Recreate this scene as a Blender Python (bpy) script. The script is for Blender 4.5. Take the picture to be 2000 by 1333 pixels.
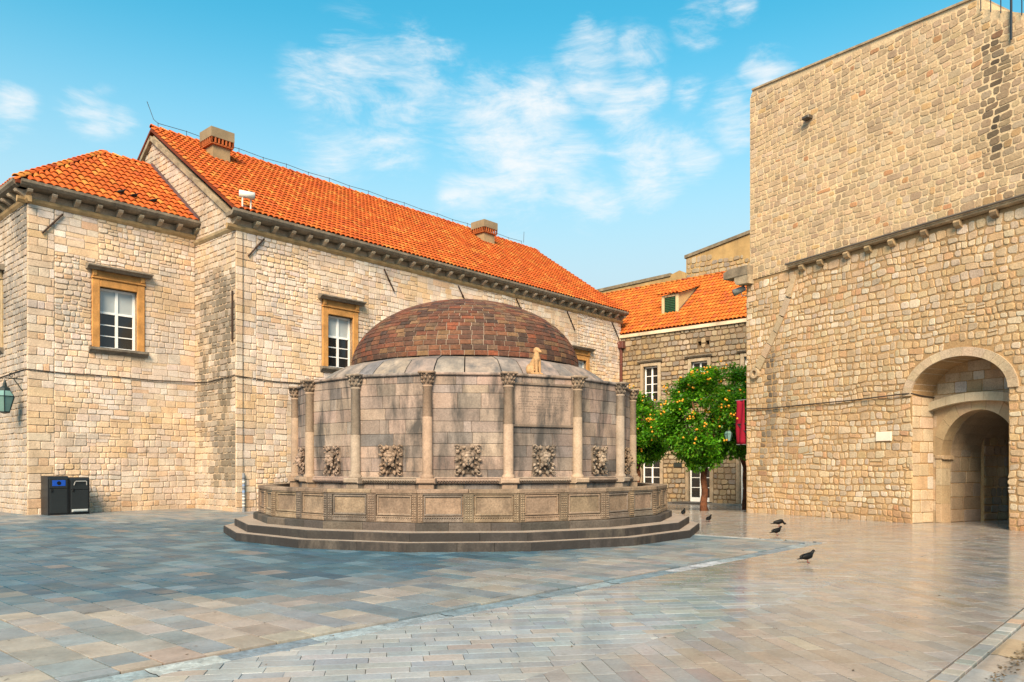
import bpy, bmesh, math, random
import numpy as np
from mathutils import Vector, Matrix, noise as mnoise

for o in list(bpy.data.objects):
    bpy.data.objects.remove(o, do_unlink=True)
scene = bpy.context.scene
col = scene.collection

# ------------------------------------------------------------------ camera
F, H, CAMZ = 1515.0, 912.0, 1.65            # focal length in photo pixels, horizon row, eye height
cam_d = bpy.data.cameras.new('camera')
cam_d.sensor_width = 36.0
cam_d.lens = F / 2000 * 36
cam_d.shift_y = (H - 666.5) / 2000
cam_d.clip_start = 0.1
cam_d.clip_end = 2000
cam = bpy.data.objects.new('camera', cam_d)
cam.location = (0, 0, CAMZ)
cam.rotation_euler = (math.radians(90), 0, 0)
col.objects.link(cam)
scene.camera = cam

# ------------------------------------------------------------------ sun
SUN_AZ = math.radians(188)                  # compass bearing of the sun, from +Y clockwise
SUN_EL = math.radians(38)
sd = bpy.data.lights.new('sun', 'SUN')
sd.energy = 2.0
sd.angle = math.radians(30)
sd.color = (1.0, 0.74, 0.50)
sun = bpy.data.objects.new('sun', sd)
sdir = Vector((math.sin(SUN_AZ) * math.cos(SUN_EL), math.cos(SUN_AZ) * math.cos(SUN_EL), math.sin(SUN_EL)))
sun.rotation_euler = sdir.to_track_quat('Z', 'Y').to_euler()
col.objects.link(sun)

# ------------------------------------------------------------------ world: sky with thin clouds
world = bpy.data.worlds.new('World')
scene.world = world
world.use_nodes = True
wt = world.node_tree
wt.nodes.clear()
def wn(t, **kw):
    n = wt.nodes.new(t)
    for k, v in kw.items():
        setattr(n, k, v)
    return n
WL = wt.links.new
sky = wn('ShaderNodeTexSky', sky_type='NISHITA')
sky.sun_disc = False
sky.sun_elevation = SUN_EL
sky.sun_rotation = SUN_AZ
sky.air_density = 1.0
sky.dust_density = 0.6
sky.ozone_density = 1.0
tintn = wn('ShaderNodeMix', data_type='RGBA', blend_type='MULTIPLY')
tintn.inputs[0].default_value = 1
tintn.inputs[7].default_value = (.24, 1.19, 1.11, 1)
WL(sky.outputs[0], tintn.inputs[6])
tc = wn('ShaderNodeTexCoord')
sepz = wn('ShaderNodeSeparateXYZ')
WL(tc.outputs['Generated'], sepz.inputs[0])
hz = wn('ShaderNodeMapRange', interpolation_type='SMOOTHSTEP')
for i_, v_ in ((1, .52), (2, .18), (3, .02), (4, 1.0)): hz.inputs[i_].default_value = v_
WL(sepz.outputs[2], hz.inputs[0])
hmix = wn('ShaderNodeMix', data_type='RGBA')
hmix.inputs[7].default_value = (2.85, 3.72, 4.12, 1)
WL(hz.outputs[0], hmix.inputs[0])
WL(tintn.outputs[2], hmix.inputs[6])
def wmath(op, a, b=None, clamp=False):
    n = wn('ShaderNodeMath', operation=op, use_clamp=clamp)
    for i, x in enumerate((a, b)):
        if x is None: continue
        if isinstance(x, (int, float)): n.inputs[i].default_value = x
        else: WL(x, n.inputs[i])
    return n.outputs[0]
def wnoise(scale, detail, rough, stretch, dist=0.0):
    m = wn('ShaderNodeMapping')
    m.inputs['Scale'].default_value = stretch
    m.inputs['Rotation'].default_value = (0, math.radians(18), 0)
    WL(tc.outputs['Generated'], m.inputs[0])
    n = wn('ShaderNodeTexNoise')
    n.inputs['Scale'].default_value = scale
    n.inputs['Detail'].default_value = detail
    n.inputs['Roughness'].default_value = rough
    n.inputs['Distortion'].default_value = dist
    WL(m.outputs[0], n.inputs[0])
    return n.outputs[0]
def skydir(px, py):
    return Vector(((px - 1000) / F, 1, (H - py) / F)).normalized()
def cap(px, py, r, soft=1.0):
    """1 in the middle of a patch of sky, falling to 0 at r (in photo pixels near the middle)"""
    n = wn('ShaderNodeVectorMath', operation='DISTANCE')
    n.inputs[1].default_value = skydir(px, py)
    WL(tc.outputs['Generated'], n.inputs[0])
    d0 = (skydir(px + r * .5, py) - skydir(px - r * .5, py)).length
    m = wn('ShaderNodeMapRange', interpolation_type='SMOOTHSTEP')
    m.inputs[1].default_value = d0
    m.inputs[2].default_value = 0.0
    m.inputs[3].default_value = 0
    m.inputs[4].default_value = soft
    WL(n.outputs['Value'], m.inputs[0])
    return m.outputs[0]
CLOUDS = [(960,255,150,1), (1050,215,120,.95), (1010,330,170,1), (1100,345,120,.95), (930,370,110,.75), (1160,385,100,.85),
          (1260,335,120,.85), (1350,300,90,.75), (1150,140,110,.9), (1240,120,90,.7), (1215,205,90,.72), (1270,180,60,.6),
          (1370,38,80,.75), (1440,14,60,.65), (1141,62,45,.68), (1430,230,90,.95), (1500,145,80,.9),
          (700,150,170,.62), (610,150,110,.55), (820,140,130,.66), (760,230,190,.55), (650,290,170,.42), (880,215,110,.6),
          (180,216,95,.62), (235,230,60,.55), (20,205,80,.72), (0,280,60,.5), (1350,185,60,.5), (890,370,60,.7)]
tot = None
for px, py, r, s in CLOUDS:
    c = cap(px, py, r * 1.25, s)
    tot = c if tot is None else wmath('MAXIMUM', tot, c)
# the same broken cloud goes on over the rest of the sky
infr = cap(1000, 420, 1650, 1.0)
infr = wmath('MULTIPLY', infr, 2.2, True)
rest = wnoise(2.6, 3, .5, (1, 1, 1.8))
rest = wmath('MULTIPLY', wmath('SUBTRACT', rest, .42), 4.0, True)
rest = wmath('MULTIPLY', rest, wmath('SUBTRACT', 1.0, infr, True))
tot = wmath('MAXIMUM', tot, wmath('MULTIPLY', rest, .8))
n1 = wnoise(8.0, 11, .66, (1, 1, 3.0), .55)
n2 = wnoise(26.0, 8, .62, (1, 1, 3.6), .8)
nn = wmath('ADD', wmath('MULTIPLY', n1, .78), wmath('MULTIPLY', n2, .22))
cov = wmath('ADD', tot, wmath('MULTIPLY', wmath('SUBTRACT', nn, .5), 3.4))
mr = wn('ShaderNodeMapRange', interpolation_type='SMOOTHSTEP')
mr.inputs[1].default_value = .10
mr.inputs[2].default_value = 1.42
WL(wmath('MULTIPLY', cov, wmath('MULTIPLY', tot, 2.5, True)), mr.inputs[0])
cmix = wn('ShaderNodeMix', data_type='RGBA')
WL(wmath('MULTIPLY', mr.outputs[0], .95), cmix.inputs[0])
WL(hmix.outputs[2], cmix.inputs[6])
cmix.inputs[7].default_value = (4.5, 4.62, 4.68, 1)
bg = wn('ShaderNodeBackground')
bg.inputs[1].default_value = 0.05
WL(cmix.outputs[2], bg.inputs[0])
wo = wn('ShaderNodeOutputWorld')
WL(bg.outputs[0], wo.inputs[0])

# ------------------------------------------------------------------ exposure
scene.view_settings.view_transform = 'Standard'
scene.view_settings.look = 'None'
scene.view_settings.exposure = 2.10
scene.view_settings.gamma = 1
scene.render.engine = 'CYCLES'

# ================================================================== helpers
R = random.Random(7)
def lerp(a, b, t): return a + (b - a) * t
def sstep(a, b, x):
    t = min(1, max(0, (x - a) / (b - a)))
    return t * t * (3 - 2 * t)
def gz(x, y):
    """height of the ground: it falls a little towards the tree and rises at the left"""
    return -0.32 * sstep(26.5, 38, y) * sstep(1, 6, x) + 0.08 * sstep(-5, -13, x) * sstep(18, 25, y)
def proj(p):
    return 1000 + F * p[0] / p[1], H - F * (p[2] - CAMZ) / p[1]

class Frame:
    """a wall: a runs along it, z up, d out of it"""
    def __init__(s, o, d, n):
        s.o = Vector((o[0], o[1])); s.d = Vector((d[0], d[1])).normalized(); s.n = Vector((n[0], n[1])).normalized()
    def __call__(s, a, z, d=0.0):
        q = s.o + s.d * a + s.n * d
        return (q.x, q.y, z)
    def off(s, d, a=0):
        return Frame(s.o + s.n * d + s.d * a, s.d, s.n)

class MB:
    def __init__(s):
        s.v = []; s.f = []; s.t = []
    def add(s, vs, fs, tint=(1, 1, 1)):
        b = len(s.v)
        s.v.extend(vs)
        for f in fs:
            s.f.append([i + b for i in f]); s.t.append(tint)
        return s
    def hexa(s, p, tint=(1, 1, 1)):            # p: 4 points of one end, 4 of the other
        return s.add(p, [(0, 1, 2, 3), (7, 6, 5, 4), (0, 4, 5, 1), (1, 5, 6, 2), (2, 6, 7, 3), (3, 7, 4, 0)], tint)
    def fbox(s, fr, a0, a1, z0, z1, d0, d1, tint=(1, 1, 1)):
        return s.hexa([fr(a0, z0, d0), fr(a1, z0, d0), fr(a1, z1, d0), fr(a0, z1, d0),
                       fr(a0, z0, d1), fr(a1, z0, d1), fr(a1, z1, d1), fr(a0, z1, d1)], tint)
    def bbox(s, fr, a0, a1, z0, z1, d0, d1, b=.01, tint=(1, 1, 1)):
        """box with bevelled front"""
        rings = [(0, d0), (0, d1 - b), (b, d1)]
        vs = []
        for i, d in rings:
            vs += [fr(a0 + i, z0 + i, d), fr(a1 - i, z0 + i, d), fr(a1 - i, z1 - i, d), fr(a0 + i, z1 - i, d)]
        fs = [(3, 2, 1, 0), (8, 9, 10, 11)]
        for r in (0, 4):
            for i in range(4):
                j = (i + 1) % 4
                fs.append((r + i, r + j, r + 4 + j, r + 4 + i))
        return s.add(vs, fs, tint)
    def tube(s, pts, rad, n=6, tint=(1, 1, 1), cap=True):
        pts = [Vector(p) for p in pts]
        rads = rad if isinstance(rad, (list, tuple)) else [rad] * len(pts)
        vs = []
        for i, p in enumerate(pts):
            t = (pts[min(i + 1, len(pts) - 1)] - pts[max(i - 1, 0)]).normalized()
            a = Vector((0, 0, 1)) if abs(t.z) < .9 else Vector((1, 0, 0))
            x = t.cross(a).normalized(); y = t.cross(x)
            for k in range(n):
                th = 2 * math.pi * k / n
                vs.append(tuple(p + (x * math.cos(th) + y * math.sin(th)) * rads[i]))
        fs = []
        for i in range(len(pts) - 1):
            for k in range(n):
                fs.append((i * n + k, i * n + (k + 1) % n, (i + 1) * n + (k + 1) % n, (i + 1) * n + k))
        if cap:
            fs.append(tuple(range(n))); fs.append(tuple((len(pts) - 1) * n + k for k in range(n)))
        return s.add(vs, fs, tint)
    def lathe(s, c, prof, n=16, tint=(1, 1, 1)):
        vs = []
        for r, z in prof:
            for k in range(n):
                th = 2 * math.pi * k / n
                vs.append((c[0] + r * math.cos(th), c[1] + r * math.sin(th), z))
        fs = []
        for i in range(len(prof) - 1):
            for k in range(n):
                fs.append((i * n + k, i * n + (k + 1) % n, (i + 1) * n + (k + 1) % n, (i + 1) * n + k))
        fs.append(tuple(range(n))); fs.append(tuple((len(prof) - 1) * n + k for k in range(n)))
        return s.add(vs, fs, tint)
    def ell(s, M, nu=8, nv=6, tint=(1, 1, 1)):
        """unit sphere through matrix M"""
        vs = [tuple(M @ Vector((0, 0, 1)))]
        for j in range(1, nv):
            th = math.pi * j / nv
            for k in range(nu):
                ph = 2 * math.pi * k / nu
                vs.append(tuple(M @ Vector((math.sin(th) * math.cos(ph), math.sin(th) * math.sin(ph), math.cos(th)))))
        vs.append(tuple(M @ Vector((0, 0, -1))))
        fs = []
        for k in range(nu):
            fs.append((0, 1 + k, 1 + (k + 1) % nu))
        for j in range(nv - 2):
            for k in range(nu):
                a = 1 + j * nu + k; b = 1 + j * nu + (k + 1) % nu
                fs.append((a, a + nu, b + nu, b))
        L = len(vs) - 1; b0 = 1 + (nv - 2) * nu
        for k in range(nu):
            fs.append((L, b0 + (k + 1) % nu, b0 + k))
        return s.add(vs, fs, tint)
    def prism(s, fr, poly, d0, d1, tint=(1, 1, 1)):
        n = len(poly)
        vs = [fr(a, z, d0) for a, z in poly] + [fr(a, z, d1) for a, z in poly]
        fs = [tuple(range(n)), tuple(range(2 * n - 1, n - 1, -1))]
        for i in range(n):
            j = (i + 1) % n
            fs.append((i, j, n + j, n + i))
        return s.add(vs, fs, tint)
    def build(s, name, mat, parent=None, smooth=False, fix=True, kind=None):
        me = bpy.data.meshes.new(name)
        me.from_pydata(s.v, [], s.f)
        at = me.attributes.new('tint', 'FLOAT_VECTOR', 'FACE')
        at.data.foreach_set('vector', np.array(s.t, dtype=np.float32).ravel())
        if fix and len(s.f) < 60000:
            bm = bmesh.new(); bm.from_mesh(me)
            bmesh.ops.recalc_face_normals(bm, faces=bm.faces)
            bm.to_mesh(me); bm.free()
        if smooth:
            me.polygons.foreach_set('use_smooth', np.ones(len(me.polygons), dtype=bool))
        me.materials.append(mat)
        o = bpy.data.objects.new(name, me)
        col.objects.link(o)
        if parent is not None: attach(o, parent)
        if kind: o['kind'] = kind
        return o

ORG = {}
def attach(o, parent):
    o.parent = parent
    o.matrix_parent_inverse = Matrix.Translation(-Vector(ORG.get(parent.name, (0, 0, 0))))
def thing(name, label, cat, loc=(0, 0, 0), group=None, kind=None):
    o = bpy.data.objects.new(name, None)
    o.empty_display_size = .3
    col.objects.link(o)
    o.location = loc
    ORG[o.name] = tuple(loc)
    if kind: o['kind'] = kind
    else: tag(o, label, cat, group)
    return o
def tag(o, label, cat, group=None):
    o['label'] = label; o['category'] = cat
    if group: o['group'] = group
    return o

# ------------------------------------------------------------------ materials
ALB = .72
def material(name, base=(1, 1, 1), rough=.8, use_tint=True, mottle=.35, mscale=2.2, speck=.25, sscale=26, bump=.25,
             bscale=18, streak=0, streak_col=(.03, .028, .025), streak_scale=1.4, streak_lo=.5, streak_hi=.72, spec=.3,
             rvar=0, metal=0, zs=.22, bdist=.02, pits=0, pscale=7, plo=.62, phi=.70, pcol=(.06, .045, .03)):
    if 'white' not in name: base = tuple(ALB * x for x in base)
    m = bpy.data.materials.new(name)
    m.use_nodes = True
    nt = m.node_tree; L = nt.links.new
    b = nt.nodes['Principled BSDF']
    b.inputs['Roughness'].default_value = rough
    b.inputs['Metallic'].default_value = metal
    b.inputs['Specular IOR Level'].default_value = spec
    def N(t, **k):
        n = nt.nodes.new(t)
        for a, v in k.items(): setattr(n, a, v)
        return n
    geo = N('ShaderNodeNewGeometry')
    def noise(scale, detail=4, rough_=.6, stretch=None, dist=0):
        n = N('ShaderNodeTexNoise')
        n.inputs['Scale'].default_value = scale; n.inputs['Detail'].default_value = detail
        n.inputs['Roughness'].default_value = rough_; n.inputs['Distortion'].default_value = dist
        if stretch:
            mp = N('ShaderNodeMapping'); mp.inputs['Scale'].default_value = stretch
            L(geo.outputs['Position'], mp.inputs[0]); L(mp.outputs[0], n.inputs[0])
        else: L(geo.outputs['Position'], n.inputs[0])
        return n.outputs[0]
    def mrange(x, a, b_, c, d):
        n = N('ShaderNodeMapRange'); 
        for i, v in enumerate((a, b_, c, d)): n.inputs[i + 1].default_value = v
        L(x, n.inputs[0]); return n.outputs[0]
    def mult(c, f):
        n = N('ShaderNodeVectorMath', operation='SCALE')
        L(c, n.inputs[0]); L(f, n.inputs['Scale']); return n.outputs[0]
    if use_tint:
        at = N('ShaderNodeAttribute', attribute_name='tint')
        vm = N('ShaderNodeVectorMath', operation='MULTIPLY')
        L(at.outputs['Vector'], vm.inputs[0]); vm.inputs[1].default_value = base
        c = vm.outputs[0]
    else:
        cv = N('ShaderNodeCombineXYZ')
        for i in range(3): cv.inputs[i].default_value = base[i]
        c = cv.outputs[0]
    if mottle: c = mult(c, mrange(noise(mscale, 5), .3, .7, 1 - mottle, 1 + mottle))
    if speck: c = mult(c, mrange(noise(sscale, 3, .7), .3, .7, 1 - speck, 1 + speck))
    if streak:
        s1 = noise(streak_scale, 6, .65, (1, 1, zs), .3)
        f = mrange(s1, streak_lo, streak_hi, 0, streak)
        mx = N('ShaderNodeMix', data_type='RGBA')
        L(f, mx.inputs[0]); L(c, mx.inputs[6]); mx.inputs[7].default_value = (*streak_col, 1)
        c = mx.outputs[2]
    if pits:
        f = mrange(noise(pscale, 7, .72, None, .6), plo, phi, 0, pits)
        mx = N('ShaderNodeMix', data_type='RGBA')
        L(f, mx.inputs[0]); L(c, mx.inputs[6]); mx.inputs[7].default_value = (*pcol, 1)
        c = mx.outputs[2]
    L(c, b.inputs['Base Color'])
    if rvar: L(mrange(noise(1.7, 5, .65), .3, .7, rough - rvar, rough + rvar), b.inputs['Roughness'])
    if bump:
        bp = N('ShaderNodeBump'); bp.inputs['Strength'].default_value = bump; bp.inputs['Distance'].default_value = bdist
        L(noise(bscale, 5, .65), bp.inputs['Height']); L(bp.outputs[0], b.inputs['Normal'])
    return m

M_stone = material('convent_limestone', mottle=.2, mscale=1.6, speck=.2, bump=.5, pits=.6, pscale=5, plo=.60, phi=.70, pcol=(.13, .09, .055), streak=.5, streak_lo=.56, streak_hi=.8, streak_col=(.10, .075, .05))
M_mort = material('lime_mortar', base=(.64, .50, .36), use_tint=False, mottle=.3, mscale=1.2, bump=.5)
M_citymort = material('ochre_mortar', base=(.48, .31, .155), use_tint=False, mottle=.25, mscale=.8, bump=.5)
M_citymort2 = material('pale_mortar', base=(.80, .61, .38), use_tint=False, mottle=.2, mscale=.8, bump=.5)
M_city = material('fortress_stone', mottle=.2, mscale=1.3, speck=.22, bump=.6, pits=.6, pscale=6, plo=.60, phi=.70, pcol=(.14, .095, .055), streak=.45, streak_lo=.56, streak_hi=.78, streak_col=(.13, .10, .07))
M_farmort = material('brown_mortar', base=(.21, .145, .085), use_tint=False, mottle=.25, bump=.4)
M_trim = material('ochre_trim_stone', mottle=.28, mscale=3, speck=.15, bump=.25, streak=.45, streak_col=(.22, .12, .04), streak_lo=.5, streak_hi=.75)
M_grey = material('weathered_trim', mottle=.35, mscale=3, speck=.25, bump=.4, streak=.5, streak_lo=.45, streak_hi=.75, zs=1)
M_tile = material('clay_tile', mottle=.2, mscale=1.4, speck=.1, bump=.15, rough=.75, spec=.2)
M_roofbase = material('clay_pan', base=(.20, .04, .012), use_tint=False, mottle=.2)
M_white = material('white_paint', mottle=.06, speck=.04, bump=0, rough=.45)
M_glass = material('window_glass', base=(.018, .02, .022), use_tint=False, mottle=.4, mscale=1.5, speck=0, bump=.03, bscale=3, rough=.06, spec=.6)
M_blind = material('blind_behind_glass', base=(.52, .58, .60), use_tint=False, mottle=.08, speck=0, bump=0, rough=.2, spec=.5)
M_iron = material('rusty_iron', base=(.055, .03, .02), use_tint=False, mottle=.4, bump=.2, rough=.7)
M_dark = material('dark_metal', mottle=.15, speck=.1, bump=.05, rough=.45, spec=.5)
M_lead = material('lead_flashing', base=(.10, .055, .055), use_tint=False, mottle=.3, bump=.2, rough=.6)
M_plaster = material('ochre_plaster', mottle=.25, mscale=1.0, speck=.12, bump=.25, streak=.4, streak_col=(.12, .09, .06))
M_drum = material('fountain_stone', mottle=.26, mscale=1.6, speck=.2, sscale=30, bump=.4, streak=.92, streak_scale=2.1, streak_lo=.455, streak_hi=.63, streak_col=(.05, .048, .047), zs=.26)
M_column = material('column_stone', mottle=.2, mscale=3, speck=.18, bump=.2, streak=.4, streak_lo=.55, streak_hi=.8, streak_col=(.08, .07, .06))
M_basin = material('basin_stone', mottle=.3, mscale=2.4, speck=.28, bump=.45, streak=.7, streak_scale=2.4, streak_lo=.5, streak_hi=.75, streak_col=(.06, .045, .035), zs=.5)
M_step = material('step_stone', mottle=.3, mscale=2.5, speck=.3, bump=.4, streak=.95, streak_scale=3.2, streak_lo=.28, streak_hi=.58, streak_col=(.028, .026, .026), zs=.35)
M_tread = material('tread_stone', mottle=.2, mscale=2.5, speck=.2, bump=.3, rough=.6)
M_carve = material('carved_stone', mottle=.35, mscale=6, speck=.3, bump=.4, streak=.5, streak_scale=5, streak_lo=.42, streak_hi=.66, streak_col=(.045, .038, .032), zs=1)
M_brick = material('dome_brick', mottle=.35, mscale=7, speck=.3, bump=.5, streak=.75, streak_scale=3.5, streak_lo=.5, streak_hi=.72, streak_col=(.05, .035, .028), zs=1)
M_bmort = material('dome_mortar', base=(.36, .29, .235), use_tint=False, mottle=.25, bump=.3)
M_ring = material('dome_skirt_stone', mottle=.25, mscale=2, speck=.15, bump=.3, streak=.85, streak_scale=3, streak_lo=.42, streak_hi=.66, streak_col=(.085, .088, .095), zs=.5)
M_dog = material('sandstone_dog', base=(.55, .33, .16), use_tint=False, mottle=.2, mscale=9, bump=.3)
M_slab = material('worn_limestone_paving', mottle=.22, mscale=2.4, speck=.14, sscale=22, bump=.35, bscale=9, rough=.40, rvar=.12, spec=.32, bdist=.006, pits=.75, pscale=6, plo=.635, phi=.68, pcol=(.045, .04, .035))
M_street = material('polished_street_paving', mottle=.16, mscale=2.0, speck=.12, sscale=24, bump=.22, bscale=7, rough=.18, rvar=.09, spec=.55, bdist=.005, pits=.6, pscale=9, plo=.645, phi=.69, pcol=(.07, .06, .05))
M_drain = material('drain_limestone', mottle=.35, mscale=5, speck=.35, sscale=30, bump=.5, bscale=14, rough=.38, spec=.45, bdist=.01, pits=.85, pscale=11, plo=.58, phi=.66, pcol=(.06, .08, .10))
M_joint = material('paving_joint', base=(.07, .055, .042), use_tint=False, mottle=.4, bump=.3, rough=.8)
M_leaf = material('orange_leaf', mottle=.25, mscale=4, speck=0, bump=0, rough=.42, spec=.4)
def leafy(m):
    nt = m.node_tree; b = nt.nodes['Principled BSDF']; out_n = nt.nodes['Material Output']
    tr = nt.nodes.new('ShaderNodeBsdfTranslucent'); mx = nt.nodes.new('ShaderNodeMixShader'); mx.inputs[0].default_value = .38
    src = b.inputs['Base Color'].links[0].from_socket
    sc_n = nt.nodes.new('ShaderNodeVectorMath'); sc_n.operation = 'MULTIPLY'; sc_n.inputs[1].default_value = (2.0, 1.7, .8)
    nt.links.new(src, sc_n.inputs[0]); nt.links.new(sc_n.outputs[0], tr.inputs[0])
    nt.links.new(b.outputs[0], mx.inputs[1]); nt.links.new(tr.outputs[0], mx.inputs[2]); nt.links.new(mx.outputs[0], out_n.inputs[0])
leafy(M_leaf)
M_fruit = material('orange_fruit', base=(.82, .37, .03), use_tint=False, mottle=.2, mscale=8, speck=0, bump=0, rough=.5)
M_bark = material('red_bark', base=(.17, .065, .03), use_tint=False, mottle=.5, mscale=7, speck=.4, bump=.8, bscale=22)
M_bird = material('pigeon_feathers', mottle=.4, mscale=30, speck=.2, bump=.1, rough=.6)
M_banner = material('red_cloth', base=(.36, .006, .03), use_tint=False, mottle=.08, speck=.05, bump=.05, rough=.8)
M_bin = material('bin_body', mottle=.08, speck=.05, bump=.03, rough=.4, spec=.5)
M_lamp = material('lantern_glass', base=(.20, .36, .33), use_tint=False, mottle=.15, speck=0, bump=0, rough=.15, spec=.5)
M_cable = material('cable', base=(.07, .055, .045), use_tint=False, mottle=.2, bump=0)

def pick(pal, rng, jit=.1, even=0.0):
    tot = sum(p[0] for p in pal); x = rng.random() * tot
    for w, c in pal:
        x -= w
        if x <= 0: break
    if even:
        mean = [sum(w_ * c_[i] for w_, c_ in pal) / tot for i in range(3)]
        c = tuple(lerp(c[i], mean[i], even) for i in range(3))
    k = 1 + rng.uniform(-jit, jit)
    return tuple(max(.005, ch * k * (1 + rng.uniform(-.03, .03))) for ch in c)
def scl(c, k): return (c[0] * k, c[1] * k, c[2] * k)
def mixc(a, b, t): return tuple(lerp(x, y, t) for x, y in zip(a, b))
def fn(x, y, z=0.0): return mnoise.noise(Vector((x, y, z)))

# ------------------------------------------------------------------ masonry
def masonry(out, fr, z0, z1, rowh, wid, spans, tintf, rng, gap=.022, depth=.035, rnd=.22, jit=.012, warp=0.0, split=0.0, seed=0.0):
    z = z0
    while z < z1 - .02:
        h = rng.uniform(*rowh)
        if z1 - (z + h) < rowh[0] * .6: h = z1 - z
        for (a0, a1) in spans(z, z + h):
            a = a0
            while a < a1 - .01:
                w = rng.uniform(*wid)
                if rng.random() < .12: w *= 1.6
                if a1 - (a + w) < wid[0] * .7: w = a1 - a
                cells = [(a, a + w, z, z + h)]
                if split and rng.random() < split:
                    m = z + h * rng.uniform(.4, .6); cells = [(a, a + w, z, m), (a, a + w, m, z + h)]
                    if rng.random() < .4:
                        k = a + w * rng.uniform(.35, .65)
                        cells = [cells[0], (a, k, m, z + h), (k, a + w, m, z + h)]
                for (b0, b1, y0, y1) in cells:
                    g = gap * .5 * rng.uniform(.7, 1.4)
                    p = [(b0 + g, y0 + g), (b1 - g, y0 + g), (b1 - g, y1 - g), (b0 + g, y1 - g)]
                    s = min(b1 - b0, y1 - y0)
                    if s < .04: continue
                    p = [(x + rng.uniform(-jit, jit) * .6, y + rng.uniform(-jit, jit)) for x, y in p]
                    poly = []
                    for i in range(4):
                        q = p[i]; pr = p[i - 1]; nx = p[(i + 1) % 4]
                        for o_ in (pr, nx):
                            c = s * rnd * rng.uniform(.5, 1.3)
                            l = math.hypot(o_[0] - q[0], o_[1] - q[1]) + 1e-6
                            c = min(c, l * .45)
                            poly.append((q[0] + (o_[0] - q[0]) * c / l, q[1] + (o_[1] - q[1]) * c / l))
                    if warp:
                        poly = [(x + warp * fn(x * 1.3, y * 1.3, seed), y + warp * fn(x * 1.1 + 7, y * 1.5, seed + 3)) for x, y in poly]
                    ca = (b0 + b1) / 2; cz = (y0 + y1) / 2
                    out.append((fr, poly, depth * rng.uniform(.5, 1.25), min(s * .14, .026), tintf(ca, cz, rng)))
                a += w
        z += h
def quoins(out, fr, a0, z0, z1, tintf, rng):
    """larger blocks tied in turn long and short into the corner"""
    def tq(a, z, r_): return mixc(tintf(a, z, r_), scl(pick([(2, (.62, .43, .24)), (1.5, (.62, .51, .38)), (1, (.55, .37, .2)), (1, (.55, .48, .40))], r_, .08), 1.25), .55)
    z = z0; k = 0
    while z < z1 - .02:
        h = rng.uniform(.21, .31)
        if z1 - (z + h) < .14: h = z1 - z
        w = rng.uniform(.55, .80) if k % 2 else rng.uniform(.26, .42)
        masonry(out, fr, z, z + h, (h, h), (w, w * 1.01), lambda b, t: [(a0, a0 + w)], tq, rng, gap=.012, depth=.026, rnd=.07, jit=.01, warp=.03)
        if w < .6: masonry(out, fr, z, z + h, (h, h), (.18, .36), lambda b, t: [(a0 + w, a0 + .80)], tintf, rng, gap=.014, depth=.026, rnd=.12, jit=.012, warp=.03)
        else: masonry(out, fr, z, z + h, (h, h), (.1, .3), lambda b, t: [(a0 + w, a0 + .80)], tintf, rng, gap=.012, depth=.022, rnd=.1, jit=.008, warp=.03)
        z += h; k += 1
def patched(out, fr, a0, a1, z0, z1, holes, tintf, rng, seed):
    """wall rebuilt many times: patches of rougher, finer and smeared-over masonry beside each other"""
    zs = [z0]
    while zs[-1] < z1 - 2.6: zs.append(zs[-1] + rng.uniform(1.3, 2.5))
    zs.append(z1)
    for q in range(len(zs) - 1):
        a = a0
        while a < a1 - .01:
            w = rng.uniform(1.2, 3.8)
            if a1 - (a + w) < 1.3: w = a1 - a
            k = rng.random()
            if k < .38: P = dict(rowh=(.15, .22), wid=(.15, .32), gap=.022, depth=.03, rnd=.2)
            elif k < .72: P = dict(rowh=(.20, .28), wid=(.26, .60), gap=.011, depth=.014, rnd=.08)
            else: P = dict(rowh=(.17, .25), wid=(.18, .42), gap=.016, depth=.024, rnd=.13)
            br = rng.uniform(.9, 1.08)
            tf = lambda x, z, r_, br=br: scl(tintf(x, z, r_), br)
            masonry(out, fr, zs[q], zs[q + 1], P['rowh'], P['wid'], rect_spans(a, a + w, holes), tf, rng, gap=P['gap'], depth=P['depth'], rnd=P['rnd'], jit=.012, split=.07, warp=.045, seed=seed)
            a += w
def stone_geo(mb, st):
    fr, poly, d, b, t = st
    n = len(poly)
    ca = sum(p[0] for p in poly) / n; cz = sum(p[1] for p in poly) / n
    vs = []
    for k, dd in ((0, -.01), (.3, d * .72), (1.0, d)):
        for (x, y) in poly:
            l = math.hypot(x - ca, y - cz) + 1e-6
            q = max(.3, 1 - b * k / l)
            vs.append(fr(ca + (x - ca) * q, cz + (y - cz) * q, dd))
    fs = []
    for r in range(2):
        for i in range(n):
            j = (i + 1) % n
            fs.append((r * n + i, r * n + j, (r + 1) * n + j, (r + 1) * n + i))
    fs.append(tuple(range(2 * n, 3 * n)))
    mb.add(vs, fs, t)
def hidden(px, py, Y):
    if Y > 22:
        if 565 < px < 1250 and py > 735: return True
        if 505 < px < 1297 and py > 950: return True
        if ((px - 905) / 222) ** 2 + ((py - 708) / 126) ** 2 < 1: return True
        if 630 < px < 1182 and py > 715: return True
    if px > 1458 and Y > 30: return True
    if Y > 32 and ((px - 1375) / 85) ** 2 + ((py - 830) / 95) ** 2 < 1: return True
    return False
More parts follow.
